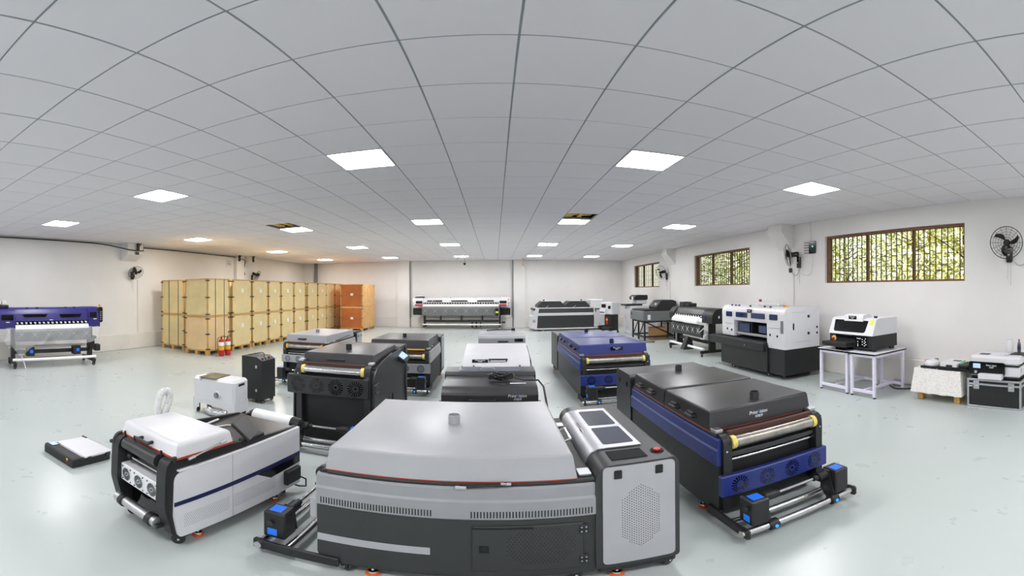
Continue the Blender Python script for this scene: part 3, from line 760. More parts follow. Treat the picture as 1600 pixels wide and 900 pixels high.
part('top_clutter', B().tube([(.9, .3, .83), (1.1, .1, .825), (1.05, -.1, .83), (1.15, -.25, .825)], .012, 6).box(1.0, 1.1, -.3, -.22, .8, .86, .01), BLACK, c3)
part('lid_split', B().box(.35, .36, -.45, .45, .803, .8065), MGREY, c3)
# cable on the charcoal machine
cp = []
for k in range(90):
    a = 2 * PI * k / 18; q = k / 90
    cp.append((.06 + math.cos(a) * (.11 + .02 * math.sin(k * 1.7)), 4.17 + math.sin(a) * (.07 + .02 * math.cos(k * 2.3)), .760 + .045 * q + .01 * math.sin(k * 1.3)))
cp += [(.2, 4.11, .775), (.28, 4.08, .757), (.36, 4.09, .752), (.43, 4.08, .752), (.475, 4.0, .70), (.49, 3.88, .55), (.50, 3.74, .40), (.52, 3.62, .2), (.56, 3.56, .03), (.6, 3.48, .012), (.66, 3.35, .012)]
o = part('power_cable', B().tube(cp, .0105, 6), BLACK); tag(o, 'black power cable coiled on the low charcoal machine and hanging off it', 'cable')
# ================================================================ white and navy machine, left foreground
w1 = thing('film_shaker', 'white and black film machine with navy stripe, left foreground', 'machine', (-1.62, 1.63, 0), 82.1, 'powder shaker machines')
WW = .615
prof = rpoly([(-.07, .34), (-.015, .12), (.02, .085), (1.15, .085), (1.15, .60), (.44, .655), (.40, .675), (-.04, .675), (-.075, .62)], [.05, .03, .02, .01, .02, .03, .02, .05, .03], 5)
for y0, y1 in ((-.004, .022), (WW - .022, WW + .004)):
    part('side_frame', B().prism(prof, y0, y1, 'y'), PBLACK, w1)
legp = rpoly([(-.085, .34), (-.03, .11), (.02, .075), (.11, .075), (.08, .2), (.07, .58), (.02, .67), (-.05, .66), (-.075, .6)], [.03, .03, .02, .02, .03, .02, .03, .03, .02], 4)
for y0, y1 in ((-.002, .085), (WW - .085, WW + .002)):
    part('front_leg', B().prism(legp, y0, y1, 'y'), PBLACK, w1)
part('inner_body', B().box(.10, 1.13, .02, WW - .02, .07, .575, .01), PBLACK, w1)
part('cross_member', B().cyl((-.03, .12, .625), (-.03, WW - .12, .625), .045, 18), CHAR, w1)
part('front_recess', B().box(.03, .12, .08, WW - .08, .1, .64), GBLACK, w1)
fpw = part('fan_panel', B().box(-.055, .06, .095, WW - .085, .335, .47, .006), WHITE, w1)
for k in range(3):
    yy = .095 + (WW - .18) * (k + .5) / 3
    part('fan_ring', B().cyl((-.0555, yy, .402), (-.058, yy, .402), .046, 22), ALU, fpw)
    fan_vent(fpw, -.0592, yy, .402, .046, slits=20)
    part('fan_screws', B().cyl((-.055, yy - .048, .355), (-.058, yy - .048, .355), .006, 8).cyl((-.055, yy + .048, .355), (-.058, yy + .048, .355), .006, 8).cyl((-.055, yy - .048, .45), (-.058, yy - .048, .45), .006, 8).cyl((-.055, yy + .048, .45), (-.058, yy + .048, .45), .006, 8), GBLACK, fpw)
part('guide_rod', B().cyl((-.02, .12, .53), (-.02, WW - .12, .53), .009, 10), STEEL, w1)
part('rod_knob', B().cyl((-.02, WW - .17, .53), (-.02, WW - .13, .53), .018, 12), BLACK, w1)
fr_ = part('winding_roller', B().cyl((-.07, .09, .19), (-.07, WW - .07, .19), .036, 22), ALU, w1)
for y in (.15, WW - .15): part('roller_collar', B().cyl((-.07, y - .02, .19), (-.07, y + .02, .19), .046, 20), BLACK, fr_)
part('roller_arm', B().box(-.085, .05, .07, .085, .155, .18).box(-.085, .05, WW - .085, WW - .07, .155, .18), BLACK, w1)
# white side panel with clipped corners, stripe and perforations
sp = rpoly([(-.03, .27), (.0, .10), (1.148, .10), (1.148, .588), (.04, .588), (-.02, .55)], [.02, .03, .0, .0, .05, .04], 5)
wsp = part('side_panel', B().prism(sp, -.022, -.002, 'y'), WHITE, w1)
part('side_panel', B().prism(sp, WW + .002, WW + .022, 'y'), WHITE, w1)
stp = [(-.026, .348), (1.149, .312), (1.149, .386), (.64, .37), (-.026, .378)]
part('navy_stripe', B().prism([(-.03, .349), (.72, .352), (1.1475, .352), (1.1475, .388), (-.03, .379)], -.0245, -.019, 'y'), NAVY, w1)
part('cable_opening', B().prism([(.66, .352), (1.1475, .352), (1.1475, .292), (.80, .275)], -.0235, -.019, 'y'), GBLACK, w1)
part('holder_box', B().box(.945, 1.115, -.06, -.02, .155, .275, .006), PBLACK, w1)
part('panel_joint', B().box(.425, .428, -.0232, -.019, .10, .588), MGREY, wsp)
pb = B()
for x0, n in ((.04, 26), (.44, 30)):
    for i in range(n):
        for j in range(8):
            x = x0 + i * .0138 + (j % 2) * .007; z = .175 + j * .0135
            if x < .965 or z > .29: pb.cyl((x, -.0218, z), (x, -.0226, z), .0028, 6)
part('perforations', pb, CHAR, wsp, kind='stuff', smooth=False)
part('deck', B().box(.44, 1.145, .02, WW - .02, .57, .592, .004), CHARTOP, w1)
part('rim', B().box(-.0, 1.148, -.024, .012, .585, .598, .004), WHITE, w1)
wl = part('lid', lid_mesh(-.01, .44, .30, .676, .768, .02, .012, .04).xf(Matrix.Translation((0, .29, 0))), WHITE, w1)
# rounded side shoulders of the lid
part('lid_seal', B().box(-.012, .445, -.012, .592, .664, .677), SEAL, wl)
part('lid_handle', B().box(-.045, .0, .33, .35, .70, .72, .005).box(-.045, .0, .22, .24, .70, .72, .005).box(-.055, -.035, .21, .36, .697, .722, .008), BLACK, wl)
part('gas_strut', B().cyl((.08, -.018, .655), (.36, -.014, .70), .006, 8), STEEL, wl)
part('strut_end', B().cyl((.07, -.02, .653), (.12, -.02, .661), .010, 8).cyl((.33, -.016, .694), (.37, -.016, .702), .009, 8), ALU, wl)
part('lid_knob', B().cyl((-.02, -.012, .69), (-.02, -.012, .655), .013, 10).cyl((-.02, .12, .69), (-.02, .12, .655), .007, 8).cyl((-.02, WW - .08, .70), (-.02, WW - .08, .665), .007, 8).cyl((-.02, WW - .2, .70), (-.02, WW - .2, .665), .007, 8), BLACK, wl)
part('powder_tray', B().add([(.44, .03, .60), (.56, .03, .60), (.56, WW - .03, .60), (.44, WW - .03, .60), (.44, .03, .69), (.50, .03, .67), (.50, WW - .03, .67), (.44, WW - .03, .69)], [(0, 1, 2, 3), (4, 5, 6, 7), (0, 1, 5, 4), (1, 2, 6, 5), (2, 3, 7, 6), (3, 0, 4, 7)]), MGREY, w1)
scr = part('control_screen', B().box(-.11, .11, -.012, .012, -.085, .085, .006).xf(Matrix.Translation((.645, .07, .70)) @ Euler((math.radians(-48), 0, math.radians(24))).to_matrix().to_4x4()), BLACK, w1)
part('screen_base', B().box(.55, .76, -.002, .05, .59, .655, .006), PBLACK, w1)
part('white_rail', B().cyl((.47, .50, .605), (.86, .57, .605), .009, 8), WHITE, w1)
part('thin_tube', B().tube([(.62, .40, .597), (.70, .46, .60), (.82, .42, .60), (.86, .34, .60), (.78, .30, .60)], .005, 6), PAPER, w1)
part('deck_screws', B().cyl((.80, .05, .59), (.80, .05, .594), .006, 8).cyl((.94, .05, .59), (.94, .05, .594), .006, 8).cyl((1.08, .05, .59), (1.08, .05, .594), .006, 8), BLACK, w1)
for x, y in ((.03, .06), (.03, WW - .06)): caster(w1, x + .03, y - .02, .042, 2.4, .095)
for x, y in ((1.06, .08), (1.06, WW - .08)): caster(w1, x, y, .035, .3, .08)
for x, y in ((.20, .05), (.93, .05)): level_foot(w1, x, y, .09)
part('rear_cable', B().tube([(1.06, -.0, .12), (1.13, -.03, .07), (1.19, -.05, .05), (1.22, -.03, .10), (1.16, .0, .15), (1.10, .02, .13)], .007, 6), BLACK, w1)
# exhaust hose rising behind the lid
HZ = .06
hp = [(.10, WW + .16, .50), (.16, WW + .12, .52), (.24, WW + .08, .53), (.31, WW + .06, .55), (.335, WW + .06, .65), (.345, WW + .06, .76), (.375, WW + .055, .835), (.42, WW + .05, .845), (.445, WW + .05, .80), (.43, WW + .05, .74), (.39, WW + .05, .66), (.36, WW + .04, .58)]
def smooth_path(pts, k=5):
    out = []; P = [Vector(p) for p in pts]
    for i in range(len(P) - 1):
        p0, p1, p2, p3 = P[max(i - 1, 0)], P[i], P[i + 1], P[min(i + 2, len(P) - 1)]
        for j in range(k):
            t = j / k; out.append(.5 * ((2 * p1) + (p2 - p0) * t + (2 * p0 - 5 * p1 + 4 * p2 - p3) * t * t + (3 * p1 - p0 - 3 * p2 + p3) * t ** 3))
    out.append(P[-1]); return out
hp = [(a, b, c + HZ) for a, b, c in hp]
sp_ = smooth_path(hp, 9)
part('exhaust_hose', B().tube(sp_, [.026 + .003 * (i % 2) for i in range(len(sp_))], 10), PLASTIC, w1)
part('hose_bracket', B().tube([(.05, WW + .26, .50), (.12, WW + .17, .51), (.2, WW + .02, .52)], .016, 6), BLACK, w1)
# film roll on its rear spindle
fr = thing('film_roll', 'white film roll held behind the white and navy machine', 'film roll', (-1.62, 1.63, 0), 82.1)
ZR = .565
part('film', B().pipe((1.27, .13, ZR), (1.27, .53, ZR), .058, .02, 28), PAPER, fr)
part('core', B().cyl((1.27, .11, ZR), (1.27, .55, ZR), .019, 12), AMBER, fr)
part('chuck', B().cyl((1.27, .05, ZR), (1.27, .125, ZR), .048, 16, r2=.058).cyl((1.27, .535, ZR), (1.27, .59, ZR), .056, 16, r2=.03), BLACK, fr)
part('spindle_arm', B().box(1.14, 1.29, .05, .075, ZR - .035, ZR + .02, .006).box(1.14, 1.29, .56, .585, ZR - .035, ZR + .02, .006), BLACK, fr)

# ================================================================ white fume box, black fume cabinet, flat heater, ducts
pu = thing('fume_purifier', 'white fume purifier box on casters with smoked lid, left middle', 'air purifier', (-3.75, 4.10, 0), 2)
part('housing', B().box(0, .68, 0, .34, .17, .515, .03), WHITE, pu)
part('skirt', B().prism([(0, .17 + .05), (0, .03), (.05, .03), (.085, .14), (.20, .15), (.5, .12), (.58, .03), (.68, .03), (.68, .22)], .003, .012, 'y').box(.668, .677, .003, .337, .06, .22).box(.003, .012, .003, .337, .1, .22), WHITE, pu)
pl_ = part('filter_lid', B().box(.12, .40, -.01, .33, .512, .524, .004), SMOKE, pu)
part('lid_clasp', B().box(.13, .15, -.014, -.002, .47, .515, .003), ALU, pl_)
part('inlet_vent', B().box(.06, .14, .2, .32, .513, .519), DGREY, pu)
pt = part('outlet_port', B().pipe((.42, -.03, .30), (.42, .01, .30), .05, .044, 24), WHITE, pu)
part('port_flap', B().box(.405, .435, -.012, -.004, .27, .335), DGREY, pt)
part('port_disc', B().cyl((.42, -.004, .30), (.42, .004, .30), .046, 24), GREY, pt)
part('grip_slot', B().box(.676, .684, .10, .24, .43, .465, .004), GBLACK, pu)
for x, y in ((.05, .05), (.63, .05), (.05, .29), (.63, .29)): caster(pu, x, y, .03, 2.5, .17)
fb = thing('fume_cabinet', 'black fume extractor cabinet with sloped button panel, on casters', 'air purifier', (-3.56, 4.98, 0), -3)
part('housing', B().prism([(0, .06), (.37, .06), (.37, .655), (.27, .71), (0, .71)], 0, .34, 'y'), PBLACK, fb)
for z in (.2, .56): part('hinge', B().box(.25, .28, -.006, .002, z - .02, z + .02, .002), ALU, fb)
nb_ = basis((0, 1, 0), (.48, 0, .88))
for k, (u, m) in enumerate(((.08, RED), (.16, GREEN), (.25, RED))):
    part('button', B().cyl((.32, u, .68), (.329, u, .698), .014, 12), m, fb)
part('top_cable', B().tube(smooth_path([(.05, .1, .715), (.12, .2, .73), (.2, .24, .745), (.27, .2, .73), (.3, .16, .70)]), .006, 6), BLACK, fb)
for x, y in ((.05, .05), (.32, .05), (.05, .29), (.32, .29)): caster(fb, x, y, .025, 1.0, .065)
hf = thing('flat_heat_press', 'flat black device with white plate lying on the floor at left', 'press', (-3.64, 1.83, 0), 1)
part('base', B().box(0, .53, 0, .42, .0, .075, .006).box(0, .53, 0, .115, .05, .10, .012), PBLACK, hf)
pltp = part('white_plate', B().prism(rpoly([(.03, .13), (.535, .13), (.535, .44), (.04, .44)], .02, 3), .082, .098, 'z'), WHITE, hf)
part('front_lip', B().box(.10, .50, .122, .132, .07, .092, .003), WHITE, pltp)
part('hinge_block', B().box(.525, .545, .16, .2, .06, .09).box(.525, .545, .36, .41, .06, .09), BLACK, hf)
part('rear_tab', B().box(.02, .1, .43, .45, .07, .105, .004), BLACK, hf)
sc_ = part('display_housing', B().box(.02, .13, .02, .1, .098, .106, .003), BLACK, hf)
part('display', B().quad((.028, .028, .1066), (.122, .028, .1066), (.122, .094, .1066), (.028, .094, .1066)), SCREENP, sc_, smooth=False)
part('switch', B().box(.43, .455, -.004, .002, .045, .062), RED, hf); part('switch_tab', B().box(.43, .455, -.004, .002, .064, .08), LIME, hf)
du = smooth_path([(-3.52, 4.16, .056), (-3.42, 4.11, .056), (-3.30, 4.11, .056), (-3.18, 4.13, .056)], 12)
o = part('flexible_duct', B().tube(du, [.052 + .005 * (i % 2) for i in range(len(du))], 14), FOIL); tag(o, 'silver foil duct lying under the white fume box', 'duct')

# ================================================================ roll printers (local x left to right seen from the front, y into depth)
def roll_printer(name, label, loc, rz, L, legs, body, windows, c, zb, zt, depth=.62, n_pinch=22, platen=(None), marks=6, bev=.12, cov=(.56, .9)):
    t = thing(name, label, 'printer', loc, rz, 'wide roll printers')
    x0, x1 = body; px0, px1 = platen
    prof = rpoly([(0, zb + .16), (.03, zt - .14), (bev, zt), (depth, zt), (depth, zb), (.12, zb), (.1, zb + .12)], [.01, .03, .06, .03, .02, .02, .02], 4)
    part('housing', B().prism(prof, x0, x1, 'x'), c['body'], t)
    for a, b in ((x0 - .005, px0), (px1, x1 + .005)):
        pe = rpoly([(-.02, zb - c.get('drop', .0)), (-.02, zt - .13), (bev - .02, zt + .004), (depth + .01, zt + .004), (depth + .01, zb - c.get('drop', .0))], [.03, .06, .08, .03, .02], 4)
        part('end_cap', B().prism(pe, a, b, 'x'), c['cap'], t)
    for a, b, za, zc_ in windows:
        part('window', B().prism([(a, za), (b, za), (b + .03, zc_), (a - .04, zc_)], -.012, .05, 'y') if c.get('slantwin') else B().box(a, b, -.006, .05, za, zc_, .003), GBLACK, t)
    part('roller_channel', B().box(px0, px1, .0, .05, zb + .075, zb + .16), GBLACK, t)
    pm = mesh('pinch_roller', B().box(-.018, .018, -.012, .01, -.018, .02, .004).box(-.03, -.012, -.008, .01, .0, .024), WHITE)
    for k in range(n_pinch):
        o = part('pinch_roller', pm, None, t); o.location = (px0 + (px1 - px0) * (k + .5) / n_pinch, -.0, zb + .12)
    part('platen', B().prism([(-.045, zb - .02), (-.045, zb + .01), (.0, zb + .082), (.06, zb + .082), (.06, zb - .02)], px0, px1, 'x'), PAPER, t)
    dc = part('dryer_cover', B().prism(rpoly([(-.06, cov[0]), (-.09, cov[1] - .04), (-.045, cov[1]), (.02, cov[1]), (.0, cov[0])], .01, 3), px0 - .02, px1 + .04, 'x'), c['dryer'], t)
    for k in range(marks):
        xm = px0 + .12 + (px1 - px0 - .2) * k / max(1, marks - 1); zm = (cov[0] + cov[1]) / 2 + .02; r = (cov[1] - cov[0]) * .28; b = B()
        for q in range(4):
            a = PI / 4 + q * PI / 2; b.quad((xm - .2 * r, -.089, zm), (xm + r * math.cos(a), -.089 + .0, zm + r * math.sin(a)), (xm + .2 * r, -.089, zm))
            b.quad((xm + r * math.cos(a) - .25 * r, -.0895, zm + r * math.sin(a)), (xm + r * math.cos(a), -.0895, zm + r * math.sin(a) - .2 * r), (xm + r * math.cos(a) + .25 * r, -.0895, zm + r * math.sin(a)))
        o = part('fan_mark', b, c.get('mark', GREY), dc, smooth=False); o.rotation_euler = (0, 0, 0); o.location = (0, -.006, 0)
    for x in legs:
        part('leg', B().box(x - .04, x + .04, .12, .30, .16, zb + .02, .008), c['frame'], t)
        lf = part('leg_foot', B().box(x - .035, x + .035, -.12, depth + .02, .09, .16, .01), c['frame'], t)
        for yy in (-.08, depth - .02): caster(t, x, yy, .035, random.uniform(0, 3), .095, wheel=c.get('wheel'))
    part('cross_beam', B().box(legs[0], legs[1], .17, .24, .30, .38, .006), c['frame'], t)
    part('media_bar', B().cyl((legs[0] - .05, -.06, .20), (legs[1] + .05, -.06, .20), .032, 16), PAPER, t)
    part('rear_media_bar', B().cyl((legs[0] - .05, .48, .42), (legs[1] + .05, .48, .42), .035, 16), PAPER, t)
    return t
# indigo printer by the left wall
IC = dict(body=INDIGO, cap=INDIGO, dryer=DGREY, frame=PBLACK, mark=GREY, slantwin=True, wheel=CHAR)
ip = roll_printer('wide_printer', 'indigo blue wide printer by the left wall, film draped over its front', (-8.2, 3.5, 0), 78, 2.7, (-.09, 1.73), (-.72, 1.90), [(.14, .62, 1.14, 1.20), (.98, 1.42, 1.12, 1.19)], IC, .88, 1.335, n_pinch=17, platen=(-.07, 1.62), marks=6, cov=(.60, .87))
part('control_end', B().box(1.86, 1.985, -.03, .6, .98, 1.34, .03), GBLACK, ip)
for k in range(5): part('control_key', B().box(1.90, 1.93, -.033, -.028, 1.03 + k * .045, 1.06 + k * .045).box(1.945, 1.965, -.033, -.028, 1.03 + k * .045, 1.06 + k * .045), DGREY, ip)
part('display', B().box(1.65, 1.82, -.026, -.015, 1.10, 1.22, .004), GBLACK, ip); part('left_display', B().box(-.38, -.12, -.028, -.015, 1.07, 1.19, .004), GBLACK, ip)
part('badge', B().box(-.28, -.2, -.029, -.02, 1.02, 1.035).box(1.74, 1.82, -.028, -.02, 1.06, 1.075).box(.7, .78, -.015, .0, 1.06, 1.072), INK, ip)
es = part('emergency_stop', B().cyl((1.91, .05, 1.33), (1.91, .05, 1.36), .045, 16), YELLOW, ip); part('stop_button', B().cyl((1.91, .03, 1.36), (1.91, .02, 1.385), .025, 12), ORANGE, es)
tk = part('ink_tray', B().box(-.74, -.2, .1, .5, 1.335, 1.40, .01), BLACK, ip)
for k in range(4): part('ink_tank', B().box(-.7 + k * .12, -.6 + k * .12, .15, .32, 1.40, 1.47 + .02 * (k % 2), .012), WHITE, tk)
part('top_clip', B().box(.2, .24, .1, .16, 1.33, 1.35).box(.42, .47, .1, .16, 1.33, 1.35).box(1.1, 1.14, .1, .16, 1.33, 1.35).box(1.3, 1.34, .1, .16, 1.33, 1.35), BLACK, ip)
for x in (.28, 1.36):
    mb = part('motor_box', B().box(x - .09, x + .09, .02, .2, .26, .46, .012), BLACK, ip); part('motor_badge', B().box(x - .02, x + .05, .012, .02, .33, .40), SCREEN, mb)
part('bracket', B().box(1.70, 1.82, .1, .3, .35, .60, .01).box(1.83, 1.97, .1, .28, .30, .46, .02).box(1.60, 1.85, .05, .3, .60, .66, .01), BLACK, ip)
ct = smooth_path([(.05, -.08, .28), (.1, -.1, .15), (.13, -.14, .02)], 4)
part('white_cord', B().tube(ct, .008, 6), PAPER, ip)
# clear film draped over it
nx_, nz_ = 26, 12; b = B(); vs = []
rnd = random.Random(4)
for i in range(nx_ + 1):
    x = -.3 + 2.12 * i / nx_
    drop = .34 + .05 * math.sin(i * .9)
    if i < 8: drop += .36 * max(0, 1 - abs(i - 4.5) / 3.2)
    for j in range(nz_ + 1):
        q = j / nz_; z = .905 - drop * q; yy = -.115 - .03 * math.sin(i * 1.3 + j * .6) * q - .02 * math.sin(i * .5) - .05 * q * (1 - q)
        if j == 0: yy = -.06
        vs.append((x + .03 * math.sin(j * .5 + i), yy, z + .012 * math.sin(i * 1.7)))
fs = [(i * (nz_ + 1) + j, i * (nz_ + 1) + j + 1, (i + 1) * (nz_ + 1) + j + 1, (i + 1) * (nz_ + 1) + j) for i in range(nx_) for j in range(nz_)]
sh = part('plastic_sheet', mesh('plastic_sheet', B().add(vs, fs), SHEET, fix=False), None); sh.location = (-8.2, 3.5, 0); sh.rotation_euler = (0, 0, math.radians(78))
tag(sh, 'clear crumpled plastic sheet draped over the front of the indigo printer', 'plastic sheet')
# white wide printer at the back wall
WC = dict(body=WHITE, cap=WHITE, dryer=DGREY, frame=PBLACK, mark=GREY, drop=.0, wheel=WHITE)
wp_ = roll_printer('wide_printer', 'long white wide printer with red bands in front of the back wall', (-3.66, 17.95, 0), 0, 4.4, (.5, 3.87), (0, 4.32), [(1.73, 2.45, 1.215, 1.275), (2.87, 3.6, 1.215, 1.275), (1.0, 1.32, 1.215, 1.275)], WC, 1.02, 1.40, n_pinch=30, platen=(.45, 3.82), marks=8, cov=(.60, .99))
for a, b in ((.0, .46), (3.86, 4.33)):
    part('lower_end_box', B().box(a, b, -.02, .5, .62, .93, .02), GBLACK, wp_)
    part('red_band', B().box(a + .1 if a < 1 else a - .03, b + .0 if a < 1 else b - .16, -.027, -.015, 1.03, 1.10), CRIMSON, wp_)
    part('end_display', B().box(a + .14 if a < 1 else a + .0, b - .03 if a < 1 else b - .16, -.027, -.015, 1.13, 1.25), GBLACK, wp_)
part('printed_mark', B().prism([(.64, 1.215), (.86, 1.215), (.89, 1.275), (.67, 1.275)], -.005, .05, 'y').prism([(.90, 1.215), (.97, 1.215), (1.0, 1.275), (.93, 1.275)], -.005, .05, 'y'), GBLACK, wp_)
part('button_column', B().box(4.22, 4.3, -.028, -.015, .98, 1.2), GREY, wp_); part('emergency_stop', B().cyl((4.25, .02, 1.30), (4.25, -.03, 1.30), .035, 12), ORANGE, wp_)
part('ink_rack', B().box(.08, .52, .08, .4, 1.385, 1.43, .01), GBLACK, wp_); part('ink_tanks', B().box(.12, .48, .1, .35, 1.43, 1.5, .02), PLASTIC, wp_)
part('cover_hinge', B().box(.6, .64, .1, .15, 1.38, 1.40).box(1.68, 1.72, .1, .15, 1.38, 1.40).box(2.77, 2.81, .1, .15, 1.38, 1.40).box(3.85, 3.89, .1, .15, 1.38, 1.40), DGREY, wp_)
for x in (1.25, 2.18, 3.1): part('strut', B().box(x - .04, x + .04, .05, .12, .36, .60, .006), BLACK, wp_)
part('clamp_pair', B().box(2.45, 3.15, .0, .15, .32, .40, .01).box(2.62, 2.68, -.02, .08, .06, .34, .01).box(2.8, 2.86, -.02, .08, .06, .34, .01).box(3.0, 3.05, -.02, .08, .1, .34, .01), BLACK, wp_)
part('clamp_cords', B().tube(smooth_path([(2.65, -.02, .25), (2.7, -.05, .06), (2.85, -.05, .04), (3.0, -.05, .06), (3.08, -.05, .0)]), .012, 6), BLACK, wp_)
part('reel_end', B().cyl((3.68, -.12, .76), (3.80, -.12, .76), .17, 20), GBLACK, wp_); part('reel_badge', B().box(3.69, 3.8, -.3, -.285, .72, .8), LIME, wp_)
part('side_hook', B().box(3.95, 4.12, .0, .1, .26, .34, .01), BLACK, wp_)
# black roll printer by the right wall
RC = dict(body=CHAR, cap=PBLACK, dryer=OLIVE, frame=PBLACK, mark=INK, drop=.03)
rp_ = roll_printer('wide_printer', 'black roll printer with white film by the right wall', (4.95, 10.80, 0), -90, 2.5, (.18, 2.02), (-.02, 2.42), [], RC, .88, 1.20, n_pinch=12, platen=(.28, 1.92), marks=6, depth=.55, cov=(.48, .79))
fl = part('white_film_web', B().prism(rpoly([(-.12, .82), (-.11, .90), (.0, .99), (.05, .99), (-.06, .90), (-.08, .82)], .02, 3), .33, 1.80, 'x'), PAPER, rp_)
part('control_pad', B().box(1.98, 2.1, -.03, -.018, .92, 1.04, .003), NAVY, rp_); part('side_badge', B().box(2.425, 2.43, .15, .19, .98, 1.04), INK, rp_)
part('ink_boxes', B().box(-.02, .3, .3, .55, 1.20, 1.33, .01).box(.34, .6, .3, .55, 1.20, 1.30, .01), BLACK, rp_)
part('take_up_bracket', B().prism([(-.2, .1), (.1, .1), (.06, .34), (-.05, .46)], 1.05, 1.25, 'x'), BLACK, rp_)
part('cord', B().tube(smooth_path([(1.9, -.08, .62), (2.05, -.12, .66), (2.12, -.05, .76), (2.1, .05, .86)]), .012, 6), PLASTIC, rp_)
part('white_elbow', B().box(1.72, 1.98, -.02, .12, .42, .56, .03), WHITE, rp_)
# ================================================================ big white and black flatbed printer (local x left to right, y into depth)
uv = thing('flatbed_printer', 'large white and black flatbed printer with blue windows by the right wall', 'printer', (4.80, 7.62, 0), -90, 'flatbed printers')
part('base', B().box(.0, 1.62, -.09, .86, .09, .62, .008).box(1.58, 2.08, -.05, .86, .09, .575, .008), PBLACK, uv)
bd = part('bed', B().box(-.40, 1.60, -.16, .9, .50, .665, .01), PBLACK, uv); part('bed_plate', B().box(-.36, 1.56, -.1, .8, .665, .675, .003), CHAR, bd)
for k in range(6): part('bed_groove', B().box(-.3 + k * .3, -.29 + k * .3, -.1, .8, .6752, .6762), GBLACK, bd)
part('bed_screw', B().cyl((1.0, -.162, .57), (1.0, -.168, .57), .014, 10), STEEL, bd)
tower = [(-.05, .70), (-.06, 1.26), (.03, 1.345), (.84, 1.345), (.84, .70)]
part('left_tower', B().prism(rpoly(tower, [.01, .06, .06, .03, .01], 5), .0, .46, 'x'), WHITE, uv)
part('right_tower', B().prism(rpoly([(-.05, .575)] + tower[1:4] + [(.84, .575)], [.01, .06, .06, .03, .01], 5), 1.58, 2.085, 'x'), WHITE, uv)
br = part('bridge', B().prism(rpoly([(-.05, 1.03), (-.06, 1.26), (.03, 1.345), (.84, 1.345), (.84, 1.03)], [.02, .06, .06, .03, .01], 5), .458, 1.582, 'x'), WHITE, uv)
for a, b in ((.17, .40), (.54, .95), (1.08, 1.52), (1.66, 1.90)):
    q = rpoly([(a, 1.105), (b, 1.105), (b, 1.21), (a, 1.21)], .02, 4); part('window', B().prism(q, -.066, -.05, 'y'), GLASSB, uv)
part('head_carriage', B().box(.60, .95, .05, .5, .72, 1.02, .01), PBLACK, uv)
part('inner_window', B().box(.50, .92, .02, .04, .80, .98, .006).box(1.22, 1.46, .02, .04, .82, .97, .006), GLASSB, uv)
part('gantry_rail', B().box(.46, 1.58, .0, .06, .745, .79, .004), GREY, uv)
part('inner_back', B().box(.46, 1.58, .5, .52, .68, 1.03), CHAR, uv)
lp = part('logo_plate', B().box(.95, 1.1, -.068, -.05, 1.21, 1.28, .004), GBLACK, uv)
logo(lp, (1.025, -.0695, 1.252), (1, 0, 0), (0, -1, 0), .025)
part('tower_line', B().box(.12, .42, -.0605, -.05, .955, .958).box(1.62, 1.98, -.0605, -.05, .955, .958), DGREY, uv)
part('lock', B().box(.19, .225, -.065, -.05, .815, .86, .004).box(.36, .395, -.065, -.05, .80, .845, .004).box(1.66, 1.695, -.065, -.05, .80, .845, .004).box(1.87, 1.905, -.065, -.05, .79, .835, .004), GBLACK, uv)
part('spec_label', B().box(1.985, 2.06, -.062, -.05, .87, 1.10), DGREY, uv)
part('side_latch', B().box(2.083, 2.09, .15, .18, .93, 1.05).box(2.083, 2.09, .52, .57, 1.14, 1.19).box(2.083, 2.09, .52, .57, .82, .87).box(2.083, 2.09, .75, .79, .82, .86).box(2.083, 2.09, .75, .79, .93, .97), GBLACK, uv)
part('side_joint', B().box(2.084, 2.0875, .12, .5, 1.245, 1.249).box(2.084, 2.0875, .2, .6, .70, .703), MGREY, uv)
es = part('emergency_stop', B().cyl((1.98, .08, 1.335), (1.98, .08, 1.365), .045, 16), AMBER, uv); part('stop_button', B().cyl((1.96, .06, 1.362), (1.96, .06, 1.385), .025, 12), ORANGE, es)
for x in (.28, .42, .55, .95, 1.42, 1.6): part('top_cap', B().cyl((x, .02, 1.335), (x, .02, 1.358), .022, 10), BLACK, uv)
tk = part('ink_tanks', B().box(.82, 1.5, .3, .5, 1.34, 1.42, .02), PLASTIC, uv); part('tank_cap', B().cyl((.85, .35, 1.42), (.85, .35, 1.47), .03, 12), CRIMSON, tk)
for x, y in ((.35, .0), (1.55, .0), (.35, .75), (1.85, .75), (1.85, .12)): caster(uv, x, y, .04, .8, .1)

# ================================================================ white steel tables, desktop printer
def frame_table(label, y0, y1):
    t = thing('steel_table', label, 'table', (4.81, y1, 0), -90, 'white steel tables')
    L = y1 - y0; D = .86
    tp = part('table_top', B().box(0, L, 0, D, .675, .70, .002), WHITE, t); part('top_edge', B().box(-.003, L + .003, -.003, D + .003, .672, .692), GBLACK, tp)
    e = .045
    for x in (.02, L - .02 - e):
        for y in (.02, D - .02 - e): part('leg', B().box(x, x + e, y, y + e, .02, .672, .004), LILAC, t); part('leg_pad', B().cyl((x + e / 2, y + e / 2, 0), (x + e / 2, y + e / 2, .022), .022, 12), GBLACK, t)
    for y in (.02, D - .02 - e):
        part('rail', B().box(.02 + e, L - .02 - e, y, y + e, .63, .672, .004), LILAC, t); part('lower_rail', B().box(.02 + e, L - .02 - e, y, y + e, .07, .115, .004), LILAC, t)
    for x in (.02, L - .02 - e): part('side_rail', B().box(x, x + e, .02 + e, D - .02 - e, .63, .672, .004), LILAC, t)
    part('stretcher', B().box(L / 2 - e / 2, L / 2 + e / 2, .02 + e, D - .02 - e, .07, .115, .004), LILAC, t)
    return t
frame_table('white steel frame table under the desktop printer, left one next to the flatbed', 4.115, 4.76)
frame_table('white steel frame table under the desktop printer, right one next to the lace cloth', 3.585, 4.10)
